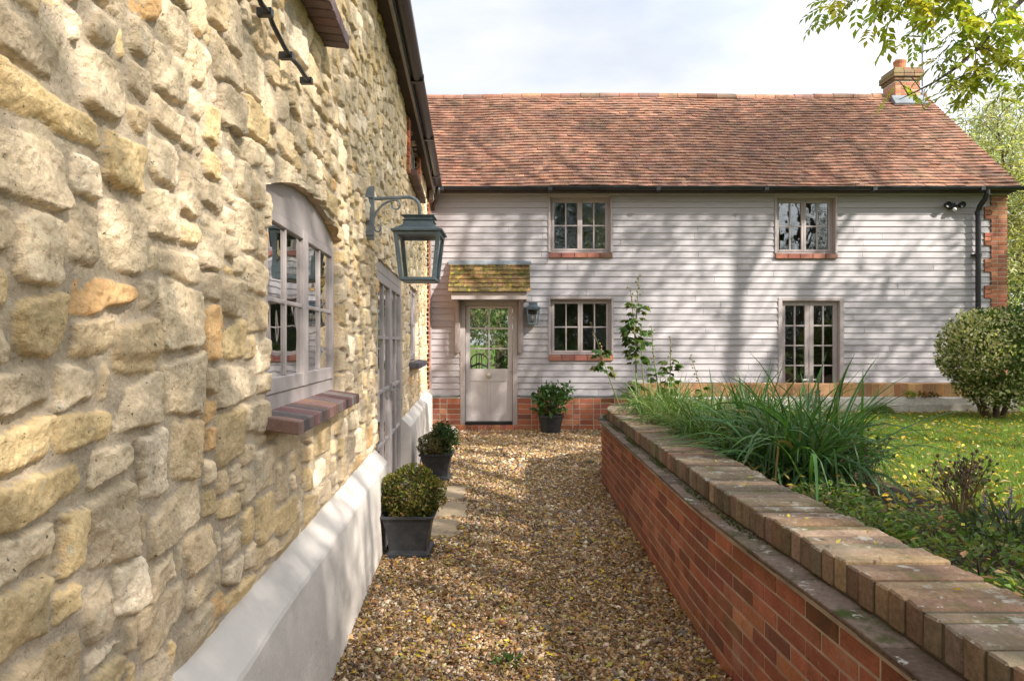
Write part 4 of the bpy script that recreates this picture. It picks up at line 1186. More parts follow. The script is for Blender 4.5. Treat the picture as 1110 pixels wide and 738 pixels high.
def stems(t, x, y, z0, ends, r=0.006, col=(0.13, 0.09, 0.05)):
    mb = MB()
    for e in ends:
        m_ = ((x + e[0]) / 2 + random.uniform(-.02, .02), (y + e[1]) / 2 + random.uniform(-.02, .02), z0 + (e[2] - z0) * 0.55)
        mb.tube([(x + random.uniform(-.02, .02), y + random.uniform(-.02, .02), z0), m_, e], [r, r * 0.7, r * 0.35], 5, col)
    return mb.build('stems', 'stem', t)

def ball_leaves(n, c, rad3, cols, size, shell=0.65, rng=R, top_cols=None, lump=0.12, aspect=0.6):
    d = unit(rng.normal(size=(n, 3)))
    lm = 1 + lump * np.sin(d[:, 0] * 5 + c[0] * 3) * np.cos(d[:, 1] * 4.3 + d[:, 2] * 3.7)
    rr = (shell + (1 - shell) * rng.random(n) ** 0.6)[:, None] * lm[:, None]
    p = np.array(c) + d * rr * np.array(rad3)
    dirn = unit(d * 0.8 + rng.normal(0, 0.65, (n, 3)) + np.array([0, 0, 0.35]))
    nm = unit(d + rng.normal(0, 0.5, (n, 3)))
    col = pick(cols, n, 0.18, rng)
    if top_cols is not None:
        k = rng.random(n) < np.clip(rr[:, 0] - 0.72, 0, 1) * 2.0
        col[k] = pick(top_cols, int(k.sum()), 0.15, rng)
    L_ = size * rng.uniform(0.7, 1.3, n)
    return leaf_cloud(p, dirn, nm, L_, L_ * aspect, col)

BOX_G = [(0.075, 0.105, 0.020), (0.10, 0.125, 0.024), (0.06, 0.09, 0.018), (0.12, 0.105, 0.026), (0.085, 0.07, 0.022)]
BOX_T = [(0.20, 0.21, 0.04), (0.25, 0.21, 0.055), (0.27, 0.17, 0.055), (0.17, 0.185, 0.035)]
p1 = thing('potted_box', 'clipped round box bush in square black pot against white plinth', 'potted plant', (-0.725, 4.86, 0))
square_pot(p1, -0.725, 4.86, 0.375, 0.305)
ends = [(-0.72 + 0.19 * math.cos(a) * k, 4.86 + 0.19 * math.sin(a) * k, 0.45 + 0.1 * random.random()) for a in np.linspace(0, 6.28, 15) for k in (0.5, 1.0)]
stems(p1, -0.725, 4.86, 0.27, ends)
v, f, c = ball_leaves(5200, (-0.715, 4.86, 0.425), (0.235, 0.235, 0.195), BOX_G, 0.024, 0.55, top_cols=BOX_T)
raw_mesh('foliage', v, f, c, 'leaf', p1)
p2 = thing('potted_shrub', 'lopsided half-brown shrub in square black pot by glazed doors', 'potted plant', (-0.82, 7.48, 0))
square_pot(p2, -0.82, 7.48, 0.36, 0.30)
stems(p2, -0.82, 7.48, 0.27, [(-0.9 + 0.3 * random.random(), 7.35 + 0.25 * random.random(), 0.45 + 0.12 * random.random()) for _ in range(16)])
pa = ball_leaves(1500, (-0.86, 7.42, 0.39), (0.17, 0.18, 0.13), [(0.15, 0.115, 0.05), (0.17, 0.135, 0.06), (0.10, 0.10, 0.04), (0.09, 0.12, 0.03)], 0.028, 0.4, lump=0.2)
pb = ball_leaves(1600, (-0.735, 7.48, 0.45), (0.145, 0.16, 0.16), [(0.035, 0.075, 0.018), (0.05, 0.10, 0.025), (0.03, 0.06, 0.015)], 0.028, 0.4, lump=0.25)
pc = ball_leaves(500, (-0.80, 7.52, 0.52), (0.09, 0.1, 0.11), [(0.035, 0.075, 0.018), (0.06, 0.11, 0.03)], 0.026, 0.3, lump=0.25)
raw_mesh('foliage', *join([pa, pb, pc]), 'leaf', p2)
p3x, p3y = fx(597) * 0.965, 11.28
p3 = thing('potted_shrub', 'broad-leaved bright green shrub in round grey tub beside the doorstep', 'potted plant', (p3x, p3y, 0))
mb = MB(); mb.lathe([(0.155, 0.0), (0.16, 0.02), (0.175, 0.14), (0.20, 0.26), (0.215, 0.275), (0.215, 0.305), (0.195, 0.305), (0.18, 0.26)], (p3x, p3y, 0), 26); mb.build('pot', 'dark_planter', p3, smooth=False)
mb = MB(); mb.lathe([(0.18, 0.262), (0.001, 0.28)], (p3x, p3y, 0), 16, cap=False); mb.build('compost', 'soil', p3)
stems(p3, p3x, p3y, 0.26, [(p3x + random.uniform(-.25, .25), p3y + random.uniform(-.2, .2), random.uniform(0.45, 0.8)) for _ in range(20)] + [(p3x + 0.31, p3y, 0.74)])
LG = [(0.045, 0.115, 0.020), (0.065, 0.15, 0.028), (0.035, 0.09, 0.018), (0.09, 0.17, 0.035)]
pa = ball_leaves(420, (p3x - 0.01, p3y, 0.53), (0.27, 0.25, 0.20), LG, 0.10, 0.35, lump=0.25, aspect=0.5)
pb = ball_leaves(60, (p3x + 0.27, p3y, 0.68), (0.09, 0.09, 0.13), LG, 0.085, 0.3, lump=0.25, aspect=0.5)
pc = ball_leaves(60, (p3x + 0.02, p3y, 0.74), (0.14, 0.1, 0.08), LG, 0.08, 0.3, lump=0.25, aspect=0.5)
raw_mesh('foliage', *join([pa, pb, pc]), 'glossy_leaf', p3)

def rock(name, label, c, r3, seed, m='pale_rock'):
    import bmesh
    bm_ = bmesh.new(); bmesh.ops.create_icosphere(bm_, subdivisions=4, radius=1.0)
    co = np.array([v_.co[:] for v_ in bm_.verts])
    k = 1 + 0.35 * fbm(co[:, 0] * 1.6 + seed, co[:, 1] * 1.6 + co[:, 2] * 1.3, 4, seed) + 0.1 * fbm(co[:, 0] * 6, co[:, 2] * 6 + co[:, 1] * 5, 3, seed + 4)
    co = co * k[:, None] * np.array(r3)
    for v_, p in zip(bm_.verts, co): v_.co = p
    me = bpy.data.meshes.new(name); bm_.to_mesh(me); bm_.free(); me.materials.append(M[m])
    o = bpy.data.objects.new(name, me); o.location = c; COL.objects.link(o)
    return tag(o, label, 'stone')
rock('rounded_stone', 'pale rounded stone behind the half-brown potted shrub', (-0.98, 10.75, 0.07), (0.13, 0.11, 0.12), 3)

SL = [(-0.98, -0.44, 5.20, 5.68, 'buff sandstone paving slab nearest the clipped box bush pot'), (-1.0, -0.40, 5.80, 6.30, 'buff sandstone paving slab in the middle of the row of three'), (-1.02, -0.47, 6.43, 6.97, 'buff sandstone paving slab nearest the half-brown potted shrub')]
for i, (x0, x1, y0, y1, lab) in enumerate(SL):
    mb = MB(); N = 10; ring = []
    per = [(x0 + (x1 - x0) * k / N, y0) for k in range(N)] + [(x1, y0 + (y1 - y0) * k / N) for k in range(N)] + [(x1 - (x1 - x0) * k / N, y1) for k in range(N)] + [(x0, y1 - (y1 - y0) * k / N) for k in range(N)]
    per = [(x + random.uniform(-.02, .02), y + random.uniform(-.02, .02)) for x, y in per]
    cxm, cym = (x0 + x1) / 2, (y0 + y1) / 2
    mb.loft([[(x, y, -0.02) for x, y in per], [(x, y, 0.024) for x, y in per], [(cxm + (x - cxm) * 0.975, cym + (y - cym) * 0.975, 0.034) for x, y in per]])
    o = tag(mb.build('paving_slab', 'sandstone_slab'), lab, 'paving slab', 'paving slabs before the glazed doors')
mb = MB(); per = [(-0.40 + 0.30 * math.cos(a) * (1 + 0.1 * math.sin(3 * a)), 11.12 + 0.17 * math.sin(a) * (1 + 0.12 * math.cos(2 * a)), 0) for a in np.linspace(0, 2 * math.pi, 22)[:-1]]
mb.loft([[(x, y, -0.02) for x, y, _ in per], [(x, y, 0.022) for x, y, _ in per], [(-0.40 + (x + 0.40) * 0.95, 11.12 + (y - 11.12) * 0.93, 0.030) for x, y, _ in per]])
tag(mb.build('stepping_stone', mat("brown_stone", (0.22, 0.12, 0.075), 0.9, 0.2, var=0.25, var_scale=8, bump=0.5, bump_scale=50)), 'reddish-brown rounded stepping stone before the front doorstep', 'stepping stone')

# ================================================================== GARDEN WALL
gw = thing('garden_wall', 'curving red brick retaining wall with brick-on-edge coping along gravel path', 'garden wall', (0.95, 4.0, 0))
mb = MB(); bricks(mb, PW, W_S0, W_END, 0.0, 0.645, BR_WALL, depth=0.06, bl=0.208, bh=0.0585)
gwb = mb.build('brick_face', 'wall_brick', gw, bevel=0.0025)
mb = MB(); n = 90; us = np.linspace(W_S0, W_END, n)
def strip(mb, v0, v1, w0, w1, col=(1, 1, 1), us=us): mb.loft([[PW(u, v0, w0), PW(u, v0, w1), PW(u, v1, w1), PW(u, v1, w0)] for u in us], col)
strip(mb, -0.03, 0.655, -0.36, -0.0035); mb.build('mortar', 'wall_mortar', gwb)
mb = MB(); u = W_S0
for lay, (zz, pj) in enumerate(((0.648, 0.026), (0.664, 0.040))):
    u = W_S0 + (0.12 if lay else 0)
    while u < W_END:
        b = min(u + 0.262, W_END); c = pick([(1, 1, 1), (1.3, 1.1, 1.0), (0.75, 0.7, 0.7)], 1)[0] * 1.0
        d = random.uniform(-0.004, 0.004); h = random.uniform(-0.001, 0.001)
        mb.hexa([PW(u, zz + h, -0.36), PW(b - 0.003, zz + h, -0.36), PW(b - 0.003, zz + h, pj + d), PW(u, zz + h, pj + d), PW(u, zz + h + 0.0145, -0.36), PW(b - 0.003, zz + h + 0.0145, -0.36), PW(b - 0.003, zz + h + 0.0145, pj + d), PW(u, zz + h + 0.0145, pj + d)], c)
        u += 0.266
mb.build('creasing_tiles', 'creasing_tile', gw, bevel=0.003)
mb = MB(); u = W_S0; k = 0
COP = [(0.22, 0.160, 0.105), (0.24, 0.166, 0.108), (0.195, 0.146, 0.10), (0.245, 0.156, 0.10), (0.225, 0.172, 0.115), (0.16, 0.122, 0.085)]
while u < W_END:
    b = u + 0.066
    inner = 0.205 + random.uniform(-.004, .004)
    for (wa, wb) in ((-0.055 + random.uniform(-.004, .004), -0.400 + random.uniform(-.008, .008)),):
        c = pick(COP, 1, 0.17)[0]; h = random.uniform(-0.006, 0.005); t = random.uniform(-.0035, .0035); s_ = random.uniform(-.004, .004)
        mb.hexa([PW(u + s_, 0.686, wb), PW(b + s_, 0.686, wb), PW(b - s_, 0.686, wa), PW(u - s_, 0.686, wa), PW(u + s_, 0.790 + h + t, wb), PW(b + s_, 0.790 + h - t, wb), PW(b - s_, 0.790 + h - t, wa), PW(u - s_, 0.790 + h + t, wa)], c)
    u += 0.0765; k += 1
cop = mb.build('coping', 'coping_brick', gw, bevel=0.006)
mb = MB(); strip(mb, 0.6795, 0.781, -0.393, -0.063); mb.build('mortar', 'coping_mortar', cop)
# moss cushions on the ledge
mt = []
n = 1500
uu = np.concatenate([R.normal(cu, 0.16, n // 6) for cu in (3.1, 3.7, 4.6, 5.6, 6.5, 7.6)]); uu = np.clip(uu, 1.2, W_END - 0.3)
pp = np.array([PW(a, 0.679, b) for a, b in zip(uu, R.uniform(-0.055, -0.01, len(uu)))])
v, f, c = leaf_cloud(pp, R.normal(0, 1, (len(uu), 3)) + np.array([-0.3, 0, 1.2]), R.normal(0, 1, (len(uu), 3)), R.uniform(0.006, 0.018, len(uu)), R.uniform(0.004, 0.009, len(uu)), pick([(0.07, 0.10, 0.02), (0.10, 0.11, 0.03), (0.05, 0.08, 0.02)], len(uu)))
raw_mesh('moss', v, f, c, 'leaf', gw)['kind'] = 'stuff'

# low two-tier wall before the french doors
lowt = thing('low_wall', 'low two-tier wall of orange brick over pale stone edging the lawn', 'garden wall', (4.6, 10.5, 0.4))
mb = MB(); P2 = lambda u, v, w=0.0: (u, 10.45 - w, v)
lx0, lx1 = 2.0, 7.6
u = lx0
while u < lx1:   # soldier course of bricks on end
    b = min(u + 0.103, lx1); mb.pbox(P2, u, b, 0.672, 0.868 + random.uniform(-.003, .003), -0.2, random.uniform(-.002, .002), pick([(0.60, 0.33, 0.16), (0.54, 0.29, 0.13), (0.66, 0.38, 0.19), (0.50, 0.26, 0.12)], 1)[0]); u += 0.110
bf = mb.build('brick_course', 'red_brick', lowt, bevel=0.004)
mb = MB(); mb.pbox(P2, lx0 + 0.002, lx1 - 0.002, 0.0, 0.862, -0.21, -0.004); mb.build('mortar', 'mortar', bf)
mb = MB(); u = lx0
rings = []
for u in np.linspace(lx0 - 0.02, lx1 + 0.02, 90):
    a = 0.02 * (vnoise(np.array([u * 3.0]), np.array([2.0]), 6)[0] - 0.5); b = 0.025 * (vnoise(np.array([u * 5.0]), np.array([7.0]), 6)[0] - 0.5)
    rings.append([P2(u, 0.2, -0.001), P2(u, 0.2, 0.19 + a), P2(u, 0.56 + b, 0.185 + a), P2(u, 0.655 + b, 0.155 + a), P2(u, 0.668, -0.001)])
mb.loft(rings); mb.build('stone_base', 'pale_stucco', lowt)
mb = MB(); mb.box(lx0, lx0 + 0.2, 10.66, 11.66, 0.0, 0.86); mb.build('return_wall', 'pale_stucco', lowt)
mb = MB(); mb.add([(lx0 + 0.2, 10.66, 0.205), (9.0, 10.66, 0.205), (9.0, 11.69, 0.205), (lx0 + 0.2, 11.69, 0.205)], [(0, 1, 2, 3)]); struct(mb.build('terrace', 'sandstone_slab'))
# succulents on the low wall
def small_tuft(name, label, c, r, n, cols, size, group=None, m='leaf', aspect=0.5):
    v, f, cc = ball_leaves(n, c, r, cols, size, 0.2, aspect=aspect)
    o = raw_mesh(name, v - np.array(c) , f, cc, m); o.location = c
    return tag(o, label, 'plant', group)
small_tuft('succulent', 'small bright lime succulent on the low wall ledge', (*at(987, 425, 10.33)[:2], 0.70), (0.07, 0.05, 0.05), 90, [(0.22, 0.27, 0.03), (0.17, 0.24, 0.03)], 0.04)
small_tuft('succulent', 'small reddish-green succulent in the middle of the low wall ledge', (*at(999, 425, 10.33)[:2], 0.70), (0.08, 0.05, 0.05), 90, [(0.16, 0.19, 0.03), (0.20, 0.09, 0.04)], 0.04)
small_tuft('succulent', 'small brown-green succulent on low wall ledge, nearest the round shrub', (*at(1011, 427, 10.33)[:2], 0.69), (0.10, 0.05, 0.05), 90, [(0.12, 0.10, 0.03), (0.16, 0.09, 0.05)], 0.04)

# ================================================================== PLANTS
def strap_clump(name, label, x, y, n, length, width, spread, cols, group, seed, flop=1.0, lean=(0, 0)):
    rng = np.random.default_rng(seed)
    z0 = float(lawn_height(np.array([x]), np.array([y]))[0]) + 0.01
    S_ = 8
    az = rng.uniform(0, 2 * math.pi, n); bx = x + rng.normal(0, spread, n); by = y + rng.normal(0, spread, n)
    L_ = length * rng.uniform(0.55, 1.15, n); el0 = rng.normal(rad(68), rad(13), n); bend = rng.gamma(2.4, 0.48, n) * flop; W_ = width * rng.uniform(0.7, 1.25, n)
    kink = rng.random(n) < 0.12; kp = rng.uniform(0.35, 0.8, n)
    t = np.linspace(0, 1, S_)
    P_ = np.zeros((n, S_, 3)); P_[:, 0] = np.stack([bx, by, np.full(n, z0)], 1)
    for s in range(1, S_):
        el = el0 - bend * (t[s] ** 1.5) * 1.35 - np.where(kink & (t[s] > kp), 1.6, 0)
        el = np.maximum(el, -1.35)
        d = np.stack([np.cos(el) * np.cos(az) + lean[0] * t[s], np.cos(el) * np.sin(az) + lean[1] * t[s], np.sin(el)], 1)
        P_[:, s] = P_[:, s - 1] + d * (L_ / (S_ - 1))[:, None]
        fl = lawn_height(P_[:, s, 0], P_[:, s, 1]); 
        oncop = (P_[:, s, 0] < 1.38) & (P_[:, s, 1] < WY)
        P_[:, s, 2] = np.maximum(P_[:, s, 2], np.where(oncop, 0.80, fl) + 0.012)
    side = np.stack([-np.sin(az), np.cos(az), np.zeros(n)], 1)
    tw = rng.normal(0, 0.5, n); up = np.array([0, 0, 1.0])
    side = unit(side + np.outer(tw, up))
    wprof = np.array([0.75, 0.95, 1.0, 1.0, 0.92, 0.75, 0.48, 0.04])
    Lv = P_ + side[:, None] * (W_[:, None] * wprof)[:, :, None] * 0.5
    Rv = P_ - side[:, None] * (W_[:, None] * wprof)[:, :, None] * 0.5
    Lv[:, :, 2] += 0.0; mid = P_.copy(); mid[:, :, 2] -= (W_[:, None] * wprof) * 0.18
    v = np.stack([Lv, mid, Rv], 2).reshape(-1, 3)
    b = (np.arange(n) * S_ * 3)[:, None, None] + (np.arange(S_ - 1) * 3)[None, :, None]
    q = np.concatenate([b + np.array([0, 1, 4, 3]), b + np.array([1, 2, 5, 4])], 1).reshape(-1, 4)
    c = pick(cols, n, 0.2, rng); dry = rng.random(n) < 0.06; c[dry] = pick([(0.25, 0.19, 0.08), (0.18, 0.15, 0.05)], int(dry.sum()), 0.1, rng)
    o = raw_mesh(name, v - np.array((x, y, z0)), q, np.repeat(c, S_ * 3, 0), 'blade')
    o.location = (x, y, z0)
    return tag(o, label, 'plant', group)
DKG = [(0.060, 0.135, 0.036), (0.075, 0.16, 0.042), (0.095, 0.18, 0.050), (0.052, 0.12, 0.042)]
MDG = [(0.10, 0.18, 0.042), (0.125, 0.205, 0.048), (0.08, 0.155, 0.040), (0.155, 0.22, 0.06)]
GP = 'strap-leaved clumps behind the wall coping'
strap_clump('strap_leaf_clump', 'big dark arching strap-leaved clump nearest the lawn', 1.80, 4.25, 380, 0.88, 0.017, 0.11, DKG, GP, 1, 1.05)
strap_clump('strap_leaf_clump', 'broad dark clump with drooping blades, between the biggest clump and the lawn', 2.10, 4.65, 200, 0.72, 0.016, 0.12, DKG, GP, 21, 1.15)
strap_clump('strap_leaf_clump', 'dense arching clump close behind the coping, next to the biggest clump', 1.62, 4.72, 220, 0.70, 0.014, 0.11, DKG + MDG, GP, 22, 1.15)
strap_clump('strap_leaf_clump', 'tall dark strap-leaved clump with upright blades, behind the biggest clump', 1.85, 5.15, 260, 0.76, 0.016, 0.10, DKG, GP, 2, 0.85)
strap_clump('strap_leaf_clump', 'mid-green fine grassy clump spilling over the coping, third along', 1.52, 5.25, 380, 0.62, 0.010, 0.10, MDG, GP, 3, 1.2)
strap_clump('strap_leaf_clump', 'mid-green fine grassy clump spilling over the coping, between two others', 1.50, 5.95, 380, 0.62, 0.010, 0.11, MDG, GP, 4, 1.2)
strap_clump('strap_leaf_clump', 'dark upright strap-leaved clump before the french doors', 2.02, 6.15, 260, 0.68, 0.015, 0.12, DKG, GP, 5, 0.9)
strap_clump('strap_leaf_clump', 'fresh green grassy clump at the foot of the hollyhocks', 1.50, 6.75, 380, 0.58, 0.011, 0.12, MDG, GP, 6, 1.1)
strap_clump('strap_leaf_clump', 'dark strap-leaved clump beside the shorter hollyhocks', 1.86, 7.0, 200, 0.58, 0.014, 0.12, DKG + MDG, GP, 7, 0.95)
strap_clump('strap_leaf_clump', 'short green clump at the bend of the wall', 1.62, 7.5, 240, 0.5, 0.011, 0.10, MDG, GP, 8, 1.0)
strap_clump('strap_leaf_clump', 'loose pale grassy clump at the edge of the lawn', 2.55, 5.9, 110, 0.55, 0.008, 0.13, [(0.13, 0.15, 0.05), (0.18, 0.17, 0.07), (0.09, 0.12, 0.04)], GP, 9, 0.9)

def hollyhock(label, base, top, seed, leaves, pods=True, r=0.011, curve=0.05, dark=False):
    rng = np.random.default_rng(seed); rd = random.Random(seed)
    t = thing('hollyhock', label, 'plant', base, 'hollyhocks at the bend of the wall')
    b, e = Vector(base), Vector(top); n = 10; side = Vector((rd.uniform(-1, 1), rd.uniform(-1, 1), 0)) * curve
    pts = [b + (e - b) * (k / n) + side * math.sin(math.pi * k / n) for k in range(n + 1)]
    mb = MB(); mb.tube(pts, [r * (1 - 0.75 * k / n) for k in range(n + 1)], 6, (0.13, 0.17, 0.06))
    mb.build('stem', 'stem', t)
    H = (e - b).length
    def along(s): 
        k = min(int(s * n), n - 1); f_ = s * n - k
        return pts[k] + (pts[k + 1] - pts[k]) * f_
    if pods:
        mb = MB(); mb.tube([along(0.60), along(0.74), along(0.87), along(0.999)], [r * 0.62, r * 0.5, r * 0.42, r * 0.3], 6, (0.13, 0.15, 0.055))
        for s in np.arange(0.62, 1.0, 0.022 / max(H, 0.6) * 1.6):
            p = along(s); a = rd.uniform(0, 6.28); q = p + Vector((math.cos(a), math.sin(a), 0.3)) * rd.uniform(0.018, 0.032); rr = rd.uniform(0.010, 0.017) * (1.15 - 0.5 * s)
            mb.lathe([(0.003, -rr), (rr * 0.9, -rr * 0.5), (rr, 0.1 * rr), (rr * 0.6, rr * 0.9), (0.002, rr * 1.3)], q, 6, pick([(0.17, 0.12, 0.055), (0.13, 0.10, 0.05), (0.15, 0.14, 0.05), (0.21, 0.15, 0.07)], 1, 0.2)[0])
            mb.tube([p, q], 0.002, 4, (0.13, 0.13, 0.05))
        mb.build('seed_spike', 'stem', t)
    parts = []
    for (s0, s1, cnt, size) in leaves:
        for i in range(cnt):
            p = along(rd.uniform(s0, s1)); a = rd.uniform(0, 6.28); el = rd.uniform(-0.5, 0.5)
            d = Vector((math.cos(a) * math.cos(el), math.sin(a) * math.cos(el), math.sin(el))); L_ = size * rd.uniform(0.6, 1.2)
            q = p + d * L_ * 0.7
            # lobed leaf: fan of five folded lobes around the stalk's end
            col = pick([(0.065, 0.115, 0.026), (0.085, 0.135, 0.03), (0.05, 0.09, 0.022), (0.12, 0.14, 0.035)], 1, 0.15, rng)[0]
            tilt = Vector((rd.uniform(-.5, .5), rd.uniform(-.5, .5), 1)).normalized(); down = Vector((0, 0, -0.5))
            cs, ds = [], []
            for k in range(5):
                an = (k - 2) * 0.62; w = (d * math.cos(an) + d.cross(tilt) * math.sin(an) + down).normalized()
                cs.append(q); ds.append(w)
            parts.append(leaf_cloud(np.array(cs), np.array(ds), np.tile(np.array(tilt), (5, 1)), np.full(5, L_ * 0.75) * np.array([.8, .95, 1.05, .95, .8]), np.full(5, L_ * 0.5), np.tile(col, (5, 1)), 0.12))
    raw_mesh('leaves', *join(parts), 'leaf', t)
B = lambda px, Y: (((px - 555) / 740) * Y, Y, 0.62)
hollyhock('tallest hollyhock stalk, brown seed pods to its tip, by the bend of wall', B(693, 7.75), at(693, 296, 7.75), 1, [(0.42, 0.80, 34, 0.13), (0.02, 0.25, 16, 0.13)])
hollyhock('tall hollyhock with large drooping leaves just beside the tallest stalk', B(688, 7.65), at(683, 312, 7.65), 2, [(0.42, 0.80, 32, 0.13), (0.02, 0.3, 14, 0.12)])
hollyhock('thin bare-stemmed hollyhock with one leaf cluster, crossing behind the tall pair', B(703, 7.9), at(695, 350, 7.9), 3, [(0.7, 1.0, 6, 0.14)], pods=False)
hollyhock('knee-high hollyhock with pod-studded tip leaning towards the tall stalks', B(722, 7.5), at(706, 353, 7.5), 4, [(0.02, 0.6, 30, 0.11)], curve=0.08)
hollyhock('leafy shorter hollyhock with pods, before the middle of the boards', B(724, 7.4), at(727, 366, 7.4), 5, [(0.02, 0.80, 50, 0.11)])
hollyhock('short hollyhock with a single dark seed head, nearest the french doors', B(768, 7.2), at(748, 384, 7.2), 6, [(0.02, 0.55, 14, 0.09)], r=0.008)
hollyhock('leaning hollyhock stem with leaf and pods hanging out over the coping', B(678, 7.6), at(641, 350, 7.2), 7, [(0.52, 0.75, 12, 0.13)], r=0.008)

# variegated round shrub
sc = at(1073, 384, 9.5)
rs = thing('round_shrub', 'clipped round variegated shrub on several bare trunks by low wall', 'shrub', (sc[0], sc[1], LAWN_Z))
mb = MB(); rd = random.Random(4)
for k in range(7):
    a = k * 0.9; e = (sc[0] + 0.36 * math.cos(a), sc[1] + 0.3 * math.sin(a), 0.98 + 0.2 * rd.random()); b = (sc[0] + 0.06 + 0.09 * math.cos(a), sc[1] + 0.08 * math.sin(a), LAWN_Z - 0.03)
    mb.tube([b, ((b[0] * .6 + e[0] * .4), (b[1] * .6 + e[1] * .4), 0.68), e], [0.03, 0.024, 0.015], 7, (1.2, 1.1, 1.0))
mb.build('trunk', 'bark', rs)
VG = [(0.095, 0.145, 0.036), (0.13, 0.17, 0.05), (0.07, 0.115, 0.03)]
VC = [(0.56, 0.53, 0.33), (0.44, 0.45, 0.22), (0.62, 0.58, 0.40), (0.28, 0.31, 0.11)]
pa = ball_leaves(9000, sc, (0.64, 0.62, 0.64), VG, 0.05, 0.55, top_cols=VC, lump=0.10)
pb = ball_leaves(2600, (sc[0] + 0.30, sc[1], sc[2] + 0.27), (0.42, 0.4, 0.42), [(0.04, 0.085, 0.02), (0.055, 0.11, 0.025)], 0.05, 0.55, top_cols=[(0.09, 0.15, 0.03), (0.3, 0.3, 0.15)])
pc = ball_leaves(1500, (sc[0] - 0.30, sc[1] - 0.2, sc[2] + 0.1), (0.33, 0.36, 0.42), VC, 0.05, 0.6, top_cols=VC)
pd = ball_leaves(1500, (sc[0] + 0.05, sc[1] - 0.1, sc[2] - 0.52), (0.42, 0.4, 0.22), VG + VC, 0.055, 0.2, lump=0.35)
raw_mesh('foliage', *join([pa, pb, pc, pd]), 'leaf', rs)

